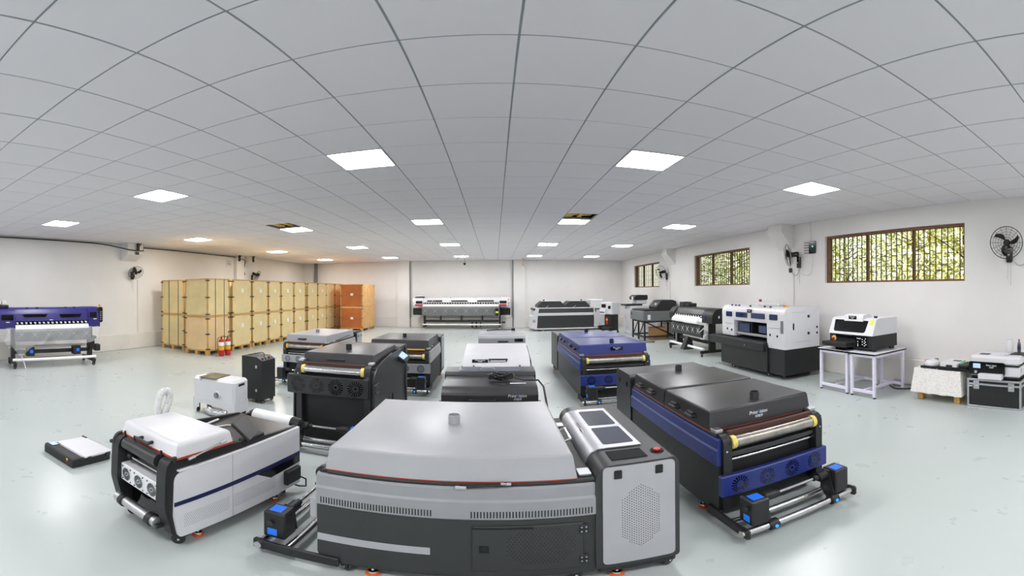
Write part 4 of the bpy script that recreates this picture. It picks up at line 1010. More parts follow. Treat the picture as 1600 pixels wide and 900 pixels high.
dp = thing('desktop_printer', 'white and black desktop printer standing on two white steel tables', 'printer', (4.95, 4.62, .70), -90)
W_ = .90
part('lower_body', B().box(0, W_, 0, .66, .04, .25, .008), PBLACK, dp)
part('hood', B().prism([(-.02, .25), (.08, .49), (.16, .515), (.66, .515), (.66, .25)], 0, W_, 'x'), WHITE, dp)
hn = Vector((0, -.24, .10)).normalized()
def hp_(x, t, off=.003): return (x, -.02 + .1 * t - .92 * off, .25 + .24 * t + .38 * off)
wnd = rpoly([(.10, .18), (.72, .18), (.755, .95), (.08, .95)], [.05, .05, .02, .02], 4)
wnd = [(.12, .16), (.09, .25), (.07, .93), (.76, .93), (.74, .25), (.71, .16)]
part('hood_window', B().quad(*[hp_(x, t) for x, t in wnd]), GBLACK, dp, smooth=False)
part('top_ridge', B().prism(rpoly([(.05, .46), (.06, .555), (.22, .575), (.3, .515)], [0, .02, .03, 0], 3), .28, .66, 'x'), WHITE, dp)
lp = part('logo_plate', B().box(.37, .53, .050, .056, .49, .545, .002), GBLACK, dp); logo(lp, (.45, .049, .52), (1, 0, 0), (0, -1, 0), .026)
part('warning_label', B().quad(hp_(.80, .70), hp_(.86, .70), hp_(.86, 1.0), hp_(.80, 1.0)), LIME, dp, smooth=False)
part('hood_knob', B().cyl((.80, .2, .515), (.80, .2, .545), .03, 12), BLACK, dp)
part('media_slot', B().box(.14, .56, -.006, .03, .17, .235), GBLACK, dp); part('slot_rail', B().box(.16, .54, -.012, .0, .17, .18).box(.18, .52, -.02, .0, .13, .14), CHAR, dp)
tr = part('tray', B().box(.01, .52, -.20, .1, .06, .135, .01), PBLACK, dp); part('tray_foot', B().box(.22, .42, -.1, .1, .0, .06), GBLACK, tr)
part('control_panel', B().box(.56, .80, -.012, .01, .05, .235, .006), GBLACK, dp)
kb = B()
for k, (x, z) in enumerate(((.60, .20), (.63, .20), (.66, .2), (.61, .15), (.61, .11), (.61, .085), (.70, .19), (.70, .15), (.74, .17), (.74, .13), (.70, .11), (.76, .2), (.76, .15), (.74, .09), (.77, .11))): kb.box(x - .008, x + .008, -.015, -.011, z - .007, z + .007)
part('panel_keys', kb, INK, dp, kind='stuff', smooth=False)
es = part('emergency_stop', B().cyl((.11, .0, .17), (.11, -.02, .17), .045, 18), YELLOW, dp); part('stop_button', B().cyl((.11, -.02, .165), (.11, -.045, .16), .024, 14), RED, es)
part('hood_latch', B().box(.33, .50, -.028, -.02, .243, .256), GREY, dp)
part('foot', B().box(.84, .88, .5, .6, .0, .04).box(.02, .06, .5, .6, .0, .04).box(.84, .88, .05, .1, .0, .04).box(.02, .06, .1, .2, .0, .04), BLACK, dp)

# ================================================================ lace covered low table with two small presses
lt = thing('low_table', 'low pallet table on wooden feet under the lace cloth', 'table', (5.20, 3.13, 0), -90)
part('boards', B().box(.0, .72, .02, .62, .42, .48, .005), PINE, lt)
for x in (.02, .62):
    for y in (.03, .5): part('foot', B().box(x, x + .09, y, y + .1, 0, .42, .006), PINE, lt)
lace = bpy.data.materials.new('lace_cloth'); lace.use_nodes = True
nt = lace.node_tree; p = nt.nodes['Principled BSDF']; p.inputs['Roughness'].default_value = .85
tc = nt.nodes.new('ShaderNodeTexCoord'); vo = nt.nodes.new('ShaderNodeTexVoronoi'); vo.inputs['Scale'].default_value = 48; nt.links.new(tc.outputs['Object'], vo.inputs['Vector'])
rm = nt.nodes.new('ShaderNodeValToRGB'); rm.color_ramp.elements[0].color = (.82, .80, .77, 1); rm.color_ramp.elements[1].color = (.70, .66, .63, 1); rm.color_ramp.elements[0].position = .35; rm.color_ramp.elements[1].position = .7
nt.links.new(vo.outputs['Distance'], rm.inputs['Fac']); nt.links.new(rm.outputs['Color'], p.inputs['Base Color'])
bb = nt.nodes.new('ShaderNodeBump'); bb.inputs['Strength'].default_value = .5; nt.links.new(vo.outputs['Distance'], bb.inputs['Height']); nt.links.new(bb.outputs['Normal'], p.inputs['Normal'])
def cloth(x0, x1, y0, y1, zt, drop_f, drop_s):
    b = B(); n = 40; per = []
    # perimeter around left, front, right
    top = []
    pts = [(x0, y1), (x0, y0), (x1, y0), (x1, y1)]; m = 16; path = []
    for k in range(3):
        for i in range(m): q = i / m; path.append((pts[k][0] * (1 - q) + pts[k + 1][0] * q, pts[k][1] * (1 - q) + pts[k + 1][1] * q, k))
    path.append((x1, y1, 2)); vs = []; rows = 9
    for i, (x, y, k) in enumerate(path):
        nx_, ny_ = ((-1, 0), (0, -1), (1, 0))[k]
        if i in (m, 2 * m): nx_, ny_ = (-.7 if i == m else .7), -.7
        for j in range(rows + 1):
            q = j / rows; d = drop_f if k == 1 or i in (m, 2 * m) else drop_s
            fl = .05 * q + .014 * math.sin(i * 1.25) * q; sc = .012 * abs(math.sin(i * 1.6)) if j == rows else 0
            vs.append((x + nx_ * fl, y + ny_ * fl, zt - d * q + sc - (.0 if j else 0)))
    N = len(path); fs = [(i * (rows + 1) + j, i * (rows + 1) + j + 1, (i + 1) * (rows + 1) + j + 1, (i + 1) * (rows + 1) + j) for i in range(N - 1) for j in range(rows)]
    b.add(vs, fs); b.quad((x0, y0, zt), (x1, y0, zt), (x1, y1, zt), (x0, y1, zt)); return b
lc = part('lace_tablecloth', cloth(-.015, .735, .0, .63, .486, .37, .36), lace); lc.location = (5.20, 3.13, 0); lc.rotation_euler = (0, 0, -PI / 2)
tag(lc, 'cream lace tablecloth with scalloped hem over the low table', 'tablecloth')
hs = thing('mug_press', 'small white domed heat press on a black base, on the lace cloth', 'press', (5.36, 2.93, .488), -90)
part('base', B().box(-.13, .13, -.13, .16, 0, .035, .008), GBLACK, hs)
part('dome', B().lathe([(.115, .03), (.125, .05), (.12, .085), (.095, .112), (.05, .122), (.0, .124)], (0, 0, 0), 28), WHITE, hs)
part('dome_window', B().lathe([(.07, 0), (.068, .003), (.0, .004)], (0, 0, 0), 20).xf(Matrix.Translation((-.02, -.065, .108)) @ Euler((.42, 0, 0)).to_matrix().to_4x4() @ Matrix.Diagonal((1, .45, 1, 1))), CRIMSON, hs)
part('dome_catch', B().box(.03, .08, .02, .07, .11, .135, .006), DGREY, hs)
wp2 = thing('flat_press', 'white and black flat heat press with a green tab, on the lace cloth', 'press', (5.30, 2.72, .488), -90)
part('base', B().box(-.04, .43, -.09, .24, 0, .055, .008), GBLACK, wp2)
part('upper_plate', B().prism([(-.08, .055), (-.08, .10), (.24, .12), (.24, .055)], .0, .26, 'x'), WHITE, wp2)
part('latch', B().box(.10, .19, -.1, -.075, .03, .085, .004), BLACK, wp2); part('top_vent', B().box(.12, .24, .1, .16, .115, .122), DGREY, wp2)
part('side_wing', B().box(.28, .43, -.06, .24, .05, .095, .01), PBLACK, wp2); part('green_tab', B().box(.27, .31, -.02, .16, .094, .1), GREEN, wp2)

# ================================================================ flight case with printer and bottles
fc = thing('flight_case', 'black flight case with aluminium edges at the right edge', 'case', (5.18, 2.28, 0), -90)
LC, DC_ = .78, .56
part('panel_box', B().box(.01, LC - .01, .01, DC_ - .01, .012, .405), PBLACK, fc)
e = .028
for x in (0, LC - e):
    for y in (0, DC_ - e): part('corner_edge', B().box(x, x + e, y, y + e, 0, .415, .003), ALU, fc)
for y in (0, DC_ - e):
    for z in (0, .415 - e, .325): part('long_edge', B().box(e, LC - e, y - .001, y + e, z, z + e, .003), ALU, fc)
for x in (0, LC - e):
    for z in (0, .415 - e, .325): part('short_edge', B().box(x - .001, x + e + .001, e, DC_ - e, z, z + e, .003), ALU, fc)
for x in (.10, .60):
    lt_ = part('butterfly_latch', B().box(x, x + .085, -.016, .002, .27, .385, .004), ALU, fc); part('latch_key', B().box(x + .02, x + .065, -.024, -.014, .31, .35, .004), CHROME, lt_)
part('case_label', B().box(.02, .08, -.003, .011, .30, .312), INK, fc)
pr_ = thing('office_printer', 'white printer with black front standing on the flight case', 'printer', (5.22, 2.26, .415), -90)
part('body', B().box(0, .72, .02, .46, .03, .19, .02), WHITE, pr_)
part('base_plate', B().box(.02, .70, .03, .45, .0, .035, .006), BLACK, pr_)
part('scanner_top', B().box(-.0, .725, .0, .47, .20, .325, .03), WHITE, pr_)
part('gap_line', B().box(.005, .72, .01, .46, .188, .203), GBLACK, pr_)
ff = part('front_panel', B().prism(rpoly([(.0, .06), (.52, .06), (.52, .24), (.0, .24)], .03, 4), -.015, .03, 'y'), GBLACK, pr_)
part('display', B().box(.06, .17, -.019, -.012, .15, .215, .003), SCREENP, ff); logo(ff, (.33, -.0155, .185), (1, 0, 0), (0, -1, 0), .035)
part('logo_oval', B().cyl((.10, -.017, .095), (.10, -.012, .095), .022, 16), GREY, ff)
part('output_tray', B().box(.16, .50, -.09, .0, .01, .085, .008), WHITE, pr_)
part('top_vent', B().box(.10, .24, .12, .22, .324, .329), BLACK, pr_); part('side_slot', B().box(.719, .7225, .1, .13, .1, .16), GREY, pr_)
part('top_flap', B().box(.30, .48, .12, .25, .322, .345, .006).box(.5, .53, .1, .24, .33, .36, .006), WHITE, pr_)
part('tank_tray', B().box(.53, .74, .20, .42, .322, .336, .004), BLACK, pr_)
wb_ = part('white_bottle', B().lathe([(.05, 0), (.055, .01), (.055, .13), (.045, .155), (.04, .17), (.04, .18)], (0, 0, 0), 20), WHITE); wb_.location = (5.62, 1.80, .752)
tag(wb_, 'plain white bottle standing on the printer at the right edge', 'bottle')
cb_ = thing('drink_bottle', 'small bottle with red cap standing on the printer at the right edge', 'bottle', (5.63, 1.66, .752))
part('body', B().lathe([(.024, 0), (.027, .01), (.027, .08), (.024, .09), (.027, .10), (.022, .13), (.011, .155), (.011, .17)], (0, 0, 0), 16), GLASSD, cb_)
part('wrapper', B().lathe([(.0275, .04), (.0278, .042), (.0278, .088), (.0275, .09)], (0, 0, 0), 16), NAVY, cb_); part('cap', B().cyl((0, 0, .168), (0, 0, .188), .013, 14), RED, cb_)

# ================================================================ printers in the far right corner
fb_ = thing('flatbed_printer', 'grey flatbed printer with black head on a black steel frame, far right', 'printer', (4.80, 13.75, 0), -90, 'flatbed printers')
e = .05; LX, DY = 1.2, 1.15
for x in (0, LX / 2 - e / 2, LX - e):
    for y in (0, DY - e): part('leg', B().box(x, x + e, y, y + e, 0, .66, .004), PBLACK, fb_)
for z in (.10, .60):
    for y in (0, DY - e): part('rail', B().box(0, LX, y, y + e, z, z + e, .004), PBLACK, fb_)
    for x in (0, LX - e): part('side_rail', B().box(x, x + e, 0, DY, z, z + e, .004), PBLACK, fb_)
part('brace', B().tube([(.05, .02, .12), (.55, .02, .62)], .02, 4).tube([(.65, .02, .12), (1.15, .02, .62)], .02, 4).tube([(LX - .02, .05, .62), (LX - .02, DY - .05, .12)], .02, 4), PBLACK, fb_)
part('printer_body', B().box(-.05, LX + .06, -.05, DY, .66, .98, .01), DGREY, fb_)
part('bed', B().box(-.0, LX, -.0, DY, .98, 1.03, .006), PBLACK, fb_)
hdp = rpoly([(.45, .98), (.42, 1.12), (.60, 1.33), (1.0, 1.35), (1.15, 1.30), (1.15, .98)], [.01, .04, .05, .03, .02, .01], 4)
hd = part('print_head', B().prism(hdp, .55, 1.25, 'x'), PBLACK, fb_); part('head_badge', B().box(1.0, 1.08, .47, .5, 1.15, 1.24), INK, hd)
part('switch_panel', B().box(.02, .12, -.058, -.048, .82, .9), GBLACK, fb_); part('side_vent', B().box(LX + .058, LX + .064, .1, .2, .7, .86), INK, fb_)
part('paper_notice', B().box(-.02, .1, .0, .1, 1.031, 1.033), PAPER, fb_)
cbx = part('cardboard_box', B().box(0, .5, 0, .45, 0, .42, .004), CARD); cbx.location = (5.15, 12.62, 0); tag(cbx, 'brown cardboard box under the grey flatbed printer', 'box')
cbl = part('floor_cable', B().tube(smooth_path([(4.75, 12.9, .012), (4.7, 12.6, .012), (4.85, 12.3, .012), (5.0, 12.2, .012), (4.9, 12.0, .012), (4.6, 12.1, .012)]), .011, 6), BLACK); tag(cbl, 'black cable lying on the floor below the grey flatbed printer', 'cable')
w2 = thing('flatbed_printer', 'white flatbed printer with black raised head behind the grey flatbed', 'printer', (4.90, 15.05, 0), -90, 'flatbed printers')
for x in (.02, .73):
    for y in (.02, .73): part('leg', B().box(x, x + .05, y, y + .05, 0, .72, .004), LILAC, w2)
part('table_top', B().box(0, .8, 0, .8, .72, .76, .004), WHITE, w2); part('lower_rail', B().box(.07, .73, .02, .06, .1, .14).box(.07, .73, .74, .78, .1, .14), LILAC, w2)
part('body', B().box(.02, .78, .02, .75, .76, 1.10, .02), WHITE, w2); part('bed', B().box(.1, .75, -.15, .5, 1.10, 1.16, .01), PBLACK, w2)
part('gantry', B().box(.15, .72, .3, .7, 1.16, 1.32, .03), WHITE, w2); part('head_cover', B().prism(rpoly([(.22, 1.32), (.20, 1.42), (.3, 1.50), (.72, 1.50), (.72, 1.32)], .03, 3), .1, .74, 'x'), PBLACK, w2)
part('head_label', B().box(.4, .58, .19, .215, 1.30, 1.44), WHITE, w2); part('button', B().cyl((.2, .02, 1.0), (.2, .01, 1.0), .02, 10).cyl((.3, .02, 1.0), (.3, .01, 1.0), .02, 10), GBLACK, w2)
w3 = thing('label_printer', 'small white printer on a black roller stand, far right corner', 'printer', (4.12, 15.6, 0), -60)
part('stand', B().box(.12, .5, .1, .5, .1, .72, .01).box(.05, .6, -.1, .1, .14, .26, .01).box(.0, .1, -.15, .3, .08, .3, .01), PBLACK, w3)
for x, y in ((.1, .0), (.5, .0), (.1, .45), (.5, .45)): caster(w3, x, y, .04, 1, .11)
part('body', B().box(.0, .62, .0, .5, .74, 1.22, .03), WHITE, w3); part('window', B().box(.06, .30, -.006, .01, 1.0, 1.14, .004).box(.42, .56, -.006, .01, .96, 1.08, .004), GBLACK, w3)
part('feed_roller', B().cyl((.05, -.05, .82), (.3, -.05, .82), .05, 14), BLACK, w3); part('feed_guard', B().prism([(-.1, .76), (-.08, .95), (0, .98), (0, .76)], .04, .34, 'x'), WHITE, w3)
part('red_label', B().box(.22, .32, .085, .099, .35, .62), RED, w3); part('amber_label', B().box(.22, .32, .083, .0985, .5, .56), AMBER, w3)

# ================================================================ long tunnel dryer at the back wall
ov = thing('tunnel_dryer', 'long dark grey and white tunnel dryer with two domed hoods at the back wall', 'machine', (1.62, 16.75, 0), 3)
part('lower_body', B().box(.08, 2.55, .0, 1.0, .12, .66, .01), OLIVE, ov)
part('base_rail', B().box(.0, 3.05, -.02, 1.02, .07, .12, .008), WHITE, ov)
part('white_band', B().box(.08, 2.56, -.012, 1.0, .64, .75, .006), WHITE, ov)
part('upper_band', B().prism([(0, .75), (.04, .93), (.96, .93), (1.0, .75)], .12, 2.52, 'x'), OLIVE, ov)
part('top_tray', B().box(.1, 2.55, .03, .98, .93, .97, .006), WHITE, ov)
for k, (a, b) in enumerate(((.16, 1.32), (1.34, 2.4))):
    hd = part('hood', B().prism([(a, .97), (b, .97), (b - .02, 1.06), (b - .2, 1.235), (a + .2, 1.235), (a + .01, 1.08)], .08, .9, 'y'), OLIVE, ov)
    part('hood_edge', B().box(a + .2, b - .2, .07, .9, 1.235, 1.245), WHITE, hd); part('vent_pipe', B().cyl((a + .3 if k == 0 else b - .3, .4, 1.24), (a + .3 if k == 0 else b - .3, .4, 1.30), .04, 14), BLACK, hd)
    part('strut', B().cyl((a + .3, .02, .97), (a + .45, .08, 1.06), .01, 6), STEEL, hd)
part('end_plate', B().prism([(-.12, .12), (.1, .12), (.14, .66), (.2, .95), (.06, .95), (-.02, .64), (-.10, .6)], -.02, 1.0, 'y'), WHITE, ov)
part('end_boss', B().cyl((-.02, -.03, .42), (-.02, .0, .42), .07, 16), GREY, ov); part('feed_rollers', B().cyl((.02, .05, .9), (.02, .95, .9), .05, 12), CHAR, ov)
cb2 = part('control_cabinet', B().box(2.56, 3.05, -.02, 1.0, .14, .96, .012), WHITE, ov)
for k in range(6): part('gauge', B().box(2.60 + k * .072, 2.645 + k * .072, -.028, -.018, .86 - .05 * (k in (0, 5)), .93), GBLACK, cb2)
part('knob', B().cyl((2.63, -.02, .78), (2.63, -.04, .78), .02, 10).cyl((2.83, -.02, .77), (2.83, -.05, .77), .035, 10).cyl((2.98, -.02, .79), (2.98, -.04, .79), .02, 10), BLACK, cb2)
part('vent_louvre', B().box(2.74, 2.84, -.028, -.018, .27, .29).box(2.74, 2.84, -.028, -.018, .22, .24).box(2.74, 2.84, -.028, -.018, .17, .19), GREY, cb2)
part('cable', B().tube(smooth_path([(3.0, -.03, .82), (3.1, -.06, .6), (3.11, -.06, .42), (3.04, -.03, .36)]), .014, 6), BLACK, ov)
part('plastic_bin', B().box(2.45, 3.05, .2, .9, .96, 1.30, .03), PLASTIC, ov)
for x, y in ((.35, .05), (2.2, .05), (2.95, .05), (.35, .95), (2.9, .95)): caster(ov, x, y, .04, .5, .075, wheel=WHITE)
# ================================================================ crates
def crate_proto(w, d, h, m, edge, pallet, straps=True, paper=True, plank=0):
    """one plywood crate, front faces local -y, visible right side local +x; returns list of (name, mesh, sub)"""
    out = []
    z0 = .10 if pallet else .0
    out.append(('panel_box', mesh('panel_box', B().box(.004, w - .004, .004, d - .004, z0, h - .004), m, smooth=False), None))
    eb = .035
    bt = []
    for x in (0, w - eb):
        for y in (0, d - eb): bt.append(B().box(x, x + eb, y, y + eb, z0, h, .002))
    for z in (z0, h - eb):
        for y in (0, d - eb): bt.append(B().box(eb, w - eb, y, y + eb, z, z + eb, .002))
        for x in (0, w - eb): bt.append(B().box(x, x + eb, eb, d - eb, z, z + eb, .002))
    for b in bt: out.append(('edge_batten', mesh('edge_batten', b, edge, smooth=False), None))
    cl = mesh('clip', B().box(-.035, .035, -.004, .004, -.012, .012).box(-.05, -.03, -.006, .006, -.018, .018).box(.03, .05, -.006, .006, -.018, .018), CLIP, smooth=False)
    for z in (z0 + .06, (z0 + h) / 2, h - .06):
        for x in (.02, w - .02): out.append(('clip', cl, Matrix.Translation((x, -.004, z))))
        out.append(('clip', cl, Matrix.Translation((w + .004, .03, z)) @ Matrix.Rotation(PI / 2, 4, 'Z')))
        out.append(('clip', cl, Matrix.Translation((w + .004, d - .03, z)) @ Matrix.Rotation(PI / 2, 4, 'Z')))
    if straps:
        for q in (.34, .74):
            if straps == 'front': out.append(('strap', mesh('strap', B().box(w * q - .01, w * q + .01, -.003, d + .003, z0 + .002, h - .001), STRAP, smooth=False), None))
            else: out.append(('strap', mesh('strap', B().box(-.003, w + .003, d * q - .01, d * q + .01, z0 + .002, h - .001), STRAP, smooth=False), None))
    if plank:
        for k in range(plank):
            a = d * k / plank; out.append(('plank', mesh('plank', B().box(w, w + .014, a + .008, a + d / plank - .02, z0 + .03, h - .03, .002), edge, smooth=False), None))
    if paper: out.append(('paper_label', mesh('paper_label', B().box(w + .001, w + .006, d * .46, d * .58, h * .62, h * .74), PAPER, smooth=False), None))
    if pallet:
        n = 3
        for k in range(n):
            x = (w - .1) * k / (n - 1)
            for kk in range(n):
                y = (d - .1) * kk / (n - 1); out.append(('pallet_block', mesh('pallet_block', B().box(x, x + .1, y, y + .1, 0, .10, .003), edge, smooth=False), None))
    return out
def place_crate(proto, loc, label, group):
    t = thing('crate', label, 'crate', loc, 0, group)
    for nm, me, M in proto:
        o = bpy.data.objects.new(nm, me); C.objects.link(o); o.parent = t
        if M is not None: o.matrix_local = M
    return t
H1, H2 = 1.03, 1.01
rows = [(8.15, 9.10), (9.22, 10.19), (10.24, 11.13), (11.17, 11.95), (11.99, 12.87), (12.91, 13.82), (13.94, 14.83), (14.87, 15.72), (15.76, 16.70), (16.75, 17.65)]
ordn = ['front end', 'second', 'third', 'fourth', 'fifth', 'sixth', 'seventh', 'eighth', 'ninth', 'last']
for k, (a, b) in enumerate(rows):
    strap = k == 0; mt = PLYW if k == 0 else PLY
    for lev in (0, 1):
        pc = crate_proto(.82 if k == 0 else .86, b - a, H2 if lev else H1, mt if lev == 0 or k else PLY, PINE, lev == 0, straps=strap, paper=k > 0)
        x = -6.92 - (.82 if k == 0 else .86) + (.03 if k in (6, 7) else 0)
        place_crate(pc, (x, a, H1 * lev), '%s plywood crate, %s of the long row by the left wall' % ('upper' if lev else 'lower', ordn[k]), 'plywood crates in the long row')
for lev in (0, 1):
    pc = crate_proto(.95, .88, H2 if lev else H1, PLY, PINE, lev == 0, straps='front', paper=False)
    place_crate(pc, (-9.03, 8.48, H1 * lev), '%s strapped plywood crate standing nearest the left wall' % ('upper' if lev else 'lower'), 'plywood crates by the wall')
    pc = crate_proto(1.0, 1.75, (H2 if lev else H1) - .02, RUST, RUSTP, lev == 0, straps=False, paper=False, plank=6)
    c_ = place_crate(pc, (-6.48, 16.28, (H1 - .02) * lev), '%s orange brown crate with planked side at the back wall' % ('upper' if lev else 'lower'), 'orange crates')
    part('paper_label', B().box(.46, .58, -.008, -.001, .5, .6), PAPER, c_)

# ================================================================ fire extinguishers
for k, (x, y) in enumerate(((-6.60, 8.32), (-6.56, 8.54))):
    t = thing('fire_extinguisher', 'red fire extinguisher in front of the crates, %s of the pair' % ('left' if k == 0 else 'right'), 'extinguisher', (x, y, 0), 40, 'fire extinguishers')
    part('cylinder', B().lathe([(.06, 0), (.072, .012), (.074, .05), (.074, .36), (.066, .41), (.035, .45), (.022, .46), (.022, .47)], (0, 0, 0), 20), RED, t)
    part('instruction_label', B().lathe([(.0745, .27), (.075, .271), (.075, .37), (.0745, .371)], (0, 0, 0), 20), PAPER, t); part('yellow_label', B().lathe([(.0745, .16), (.075, .161), (.075, .255), (.0745, .256)], (0, 0, 0), 20), AMBER, t)
    part('valve', B().cyl((0, 0, .465), (0, 0, .50), .018, 10), BLACK, t); part('lever', B().box(-.02, .1, -.008, .008, .50, .512).box(-.01, .11, -.008, .008, .525, .535), BLACK, t)
    part('hose', B().tube(smooth_path([(-.02, 0, .49), (-.08, 0, .48), (-.1, 0, .38), (-.095, 0, .2), (-.09, 0, .12)]), .009, 6), BLACK, t)

# ================================================================ wall fans
def wall_fan(loc, rz, tilt, turn, label, R=.235):
    """hangs on a wall behind local -x; head faces local +x, turned and tilted"""
    t = thing('wall_fan', label, 'fan', loc, rz, 'black wall fans')
    part('wall_base', B().box(0, .055, -.05, .05, -.14, .10, .012), GBLACK, t); part('speed_knob', B().cyl((.055, 0, -.03), (.068, 0, -.03), .018, 12), GREY, t)
    part('arm', B().tube([(.03, 0, .08), (.09, 0, .12), (.14, 0, .13)], .022, 8), GBLACK, t)
    M = Matrix.Translation((.14, 0, .15)) @ Euler((0, math.radians(tilt), math.radians(turn)), 'XYZ').to_matrix().to_4x4()
    part('motor', B().cyl((-.06, 0, 0), (.08, 0, 0), .055, 16).cyl((-.09, 0, 0), (-.06, 0, 0), .03, 16, r2=.055).xf(M), GBLACK, t)
    cg = B()
    for x, k in ((.10, 1), (.20, 1)):
        for q in (.35, .52, .68, .84):
            cg.tube([(x if x > .15 else x, R * q * math.cos(a), R * q * math.sin(a)) for a in [2 * PI * i / 28 for i in range(28)]], .0016, 4, closed=True)
    for i in range(16):
        a = 2 * PI * i / 16; c, s = math.cos(a), math.sin(a)
        cg.tube([(.205, .03 * c, .03 * s), (.205, R * .8 * c, R * .8 * s), (.15, R * c, R * s), (.09, R * .8 * c, R * .8 * s), (.085, .05 * c, .05 * s)], .0014, 4)
    part('cage', cg.xf(M), IRON, t)
    part('cage_rim', B().tube([(.15, R * math.cos(a), R * math.sin(a)) for a in [2 * PI * i / 40 for i in range(40)]], .006, 6, closed=True).xf(M), GBLACK, t)
    part('hub', B().cyl((.10, 0, 0), (.18, 0, 0), .04, 16).cyl((.203, 0, 0), (.209, 0, 0), .035, 16).xf(M), GBLACK, t)
    for i in range(3):
        b = B(); n = 6; vs = []
        for k in range(n + 1):
            q = k / n; r = .03 + (R * .85 - .03) * q; a0 = 2 * PI * i / 3 + .5 * q * q; wd = (.35 + .35 * math.sin(PI * min(1, q * .9 + .1))) * (1 - .35 * q) * .62
            for da, dx in ((-wd, .02), (wd, -.02)): vs.append((.14 + dx, r * math.cos(a0 + da * .9), r * math.sin(a0 + da * .9)))
        b.add(vs, [(2 * k, 2 * k + 1, 2 * k + 3, 2 * k + 2) for k in range(n)])
        part('blade', b.xf(M), GBLACK, t)
    for y, l in ((-.025, .26), (.025, .36)): part('pull_cord', B().cyl((.03, y, -.14), (.03, y, -.14 - l), .0025, 5), GREY, t)
    return t
wall_fan((X1, 1.93, 2.22), 180, 4, 14, 'black wall fan with three curved blades at the right edge', .24)
wall_fan((X1, 6.53, 2.28), 180, 8, -52, 'black wall fan turned sideways, left of the nearest window', .25)
wall_fan((X1, 13.45, 2.19), 180, 10, 22, 'black wall fan beside the far window', .24)
wall_fan((X0, 7.70, 2.20), 0, 38, -25, 'black wall fan above bare left wall near the indigo printer', .22)
wall_fan((X0, 14.0, 2.28), 0, 30, 15, 'black wall fan half hidden behind the row of crates', .22)
ro = thing('wifi_router', 'black router with five antennas on the right wall beside the window', 'router', (X1, 6.12, 2.56), 180)
part('body', B().box(0, .035, -.10, .10, -.13, .13, .01), GBLACK, ro)
for k in range(5): part('antenna', B().cyl((.02, -.10, -.11 + k * .055), (.03, -.24, -.115 + k * .058), .007, 6), GBLACK, ro)
part('status_light', B().cyl((.034, .02, .02), (.037, .02, .02), .02, 12), GLED, ro)

# ================================================================ conduits and small wall fittings
def cable(name, pts, r, m, label, cat):
    o = part(name, B().tube(smooth_path(pts, 4), r, 6), m); tag(o, label, cat); return o
x = X0 + .03
cable('conduit', [(x, -2, 3.06), (x, 2, 3.06), (x, 5.5, 3.06), (x, 6.6, 3.05), (x + .1, 7.1, 2.98), (x + .36, 7.32, 2.90), (x + .38, 7.6, 2.89), (x + .38, 7.8, 2.90), (x + .1, 7.98, 3.0), (x, 8.05, 3.04), (x, 10, 3.05), (x, 12.4, 3.05), (x + .1, 12.72, 3.03)], .017, PIPE, 'black conduit running along the top of the left wall', 'conduit')
cable('conduit', [(x + .18, 12.78, 3.05), (x + .2, 12.9, 2.98), (x + .2, 13.2, 2.92), (x + .1, 13.3, 2.7), (x, 13.32, 2.5), (x, 13.32, 2.1)], .014, PIPE, 'black conduit dropping down behind the row of crates', 'conduit')
for yy, l in ((7.62, 'above the fan near the indigo printer'), (12.85, 'above the middle of the crate row'), (13.55, 'above the half hidden fan')):
    o = part('roof_bracket', B().box(-.03, .03, -.035, .035, -.22, .05, .004).tube([(0, .0, -.12), (0, .14, .04)], .02, 4), PIPE); o.location = (X0 + .40 if yy != 12.85 else X0 + .22, yy, ZC - .01); tag(o, 'black steel roof bracket ' + l, 'bracket')
o = part('junction_box', B().box(-.03, .03, -.05, .05, -.04, .04, .01), PIPE); o.location = (X0 + .39, 7.60, 2.815); tag(o, 'small black junction box on the conduit above the left fan', 'junction box')
o = part('exit_sign', B().box(0, .02, -.17, .17, -.13, .13, .004), WHITE); o.location = (X0, 12.45, 2.79); tag(o, 'small white sign high on the left wall above the crates', 'sign')
part('sign_marks', B().box(.02, .022, -.1, -.02, -.07, .03).box(.02, .022, .02, .1, -.07, .0).box(.02, .022, -.12, .12, .06, .08), GREY, o)
o = part('alarm_bell', B().cyl((0, 0, 0), (.04, 0, 0), .06, 14), RED); o.location = (X0, 13.42, 2.42); tag(o, 'small red alarm bell above the row of crates', 'alarm')
for xx, l in ((-3.93, 'left of the long white printer'), (.82, 'between the long white printer and the tunnel dryer')):
    o = part('wall_conduit', B().box(xx - .02, xx + .02, Y1 - .115, Y1 - .09, 0, ZC, .004), DGREY); tag(o, 'grey vertical conduit on the back wall, ' + l, 'conduit')
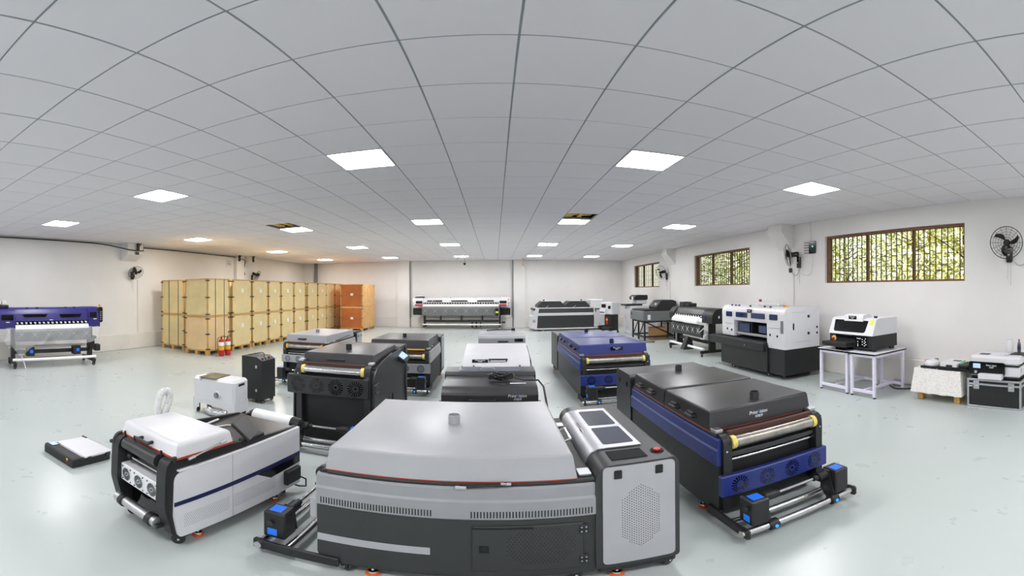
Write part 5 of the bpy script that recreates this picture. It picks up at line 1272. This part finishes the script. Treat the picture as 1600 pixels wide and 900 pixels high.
for xx, yy, z0, z1, l in ((X0 + .012, 7.92, .46, 2.06, 'below the fan on the left wall'), (X1 - .012, 6.72, .46, 2.05, 'below the sideways fan on the right wall'), (X1 - .012, 13.2, .46, 1.98, 'below the fan by the far window'), (X1 - .012, 6.18, 2.70, ZC, 'above the router on the right wall')):
    o = part('cable_trunking', B().box(xx - .012, xx + .012, yy - .012, yy + .012, z0, z1, .003), LEDGE); tag(o, 'thin white cable trunking ' + l, 'trunking')
o = thing('hanging_camera', 'small black ball camera hanging from the ceiling near the back wall', 'camera', (-1.33, 17.9, ZC))
part('rod', B().cyl((0, 0, .0), (0, 0, -.2), .012, 8), GREY, o); part('ball', B().lathe([(.0, -.07), (.04, -.055), (.055, -.01), (.05, .03), (.02, .05), (.0, .052)], (0, 0, -.22), 16), GBLACK, o)
o = thing('hanging_pipe', 'short brown pipe hanging from the ceiling near the back wall', 'pipe', (1.24, 17.9, ZC))
part('tube', B().cyl((0, 0, 0), (0, 0, -.27), .028, 10), PINE, o); part('end', B().cyl((0, 0, -.27), (0, 0, -.34), .024, 10), DGREY, o)
cable('fan_cord', [(X1 - .02, 6.5, 2.14), (X1 - .03, 6.6, 1.98), (X1 - .02, 6.75, 2.02), (X1 - .02, 6.74, 2.12)], .006, GREY, 'grey looped cord under the sideways wall fan', 'cord')
cable('fan_cord', [(X1 - .03, 6.48, 2.05), (X1 - .02, 6.3, 1.97), (X1 - .02, 6.14, 2.06), (X1 - .02, 6.10, 2.43)], .005, LEDGE, 'pale cord looping from the sideways fan up to the router', 'cord')
cable('fan_cord', [(X1 - .03, 1.84, 2.08), (X1 - .02, 1.78, 2.03), (X1 - .02, 1.68, 2.05), (X1 - .02, 1.5, 2.06)], .006, GREY, 'grey cord leading right from the fan at the right edge', 'cord')
o = part('socket_plug', B().box(-.02, .02, -.04, .04, -.05, .05, .008), BLACK); o.location = (X1 - .02, 6.82, 2.10); tag(o, 'small black plug socket under the sideways wall fan', 'socket')
cable('floor_cable', [(5.72, 3.95, .012), (5.55, 3.7, .012), (5.75, 3.45, .012), (5.7, 3.3, .05), (5.72, 3.22, .14), (5.8, 3.15, .2)], .011, BLACK, 'black cable running behind the white tables to the lace cloth', 'cable')
o = part('power_adapter', B().box(-.05, .05, -.07, .07, 0, .10, .015), GREY); o.location = (5.82, 3.86, 0); tag(o, 'grey power adapter on the floor by the wall under the white tables', 'adapter')
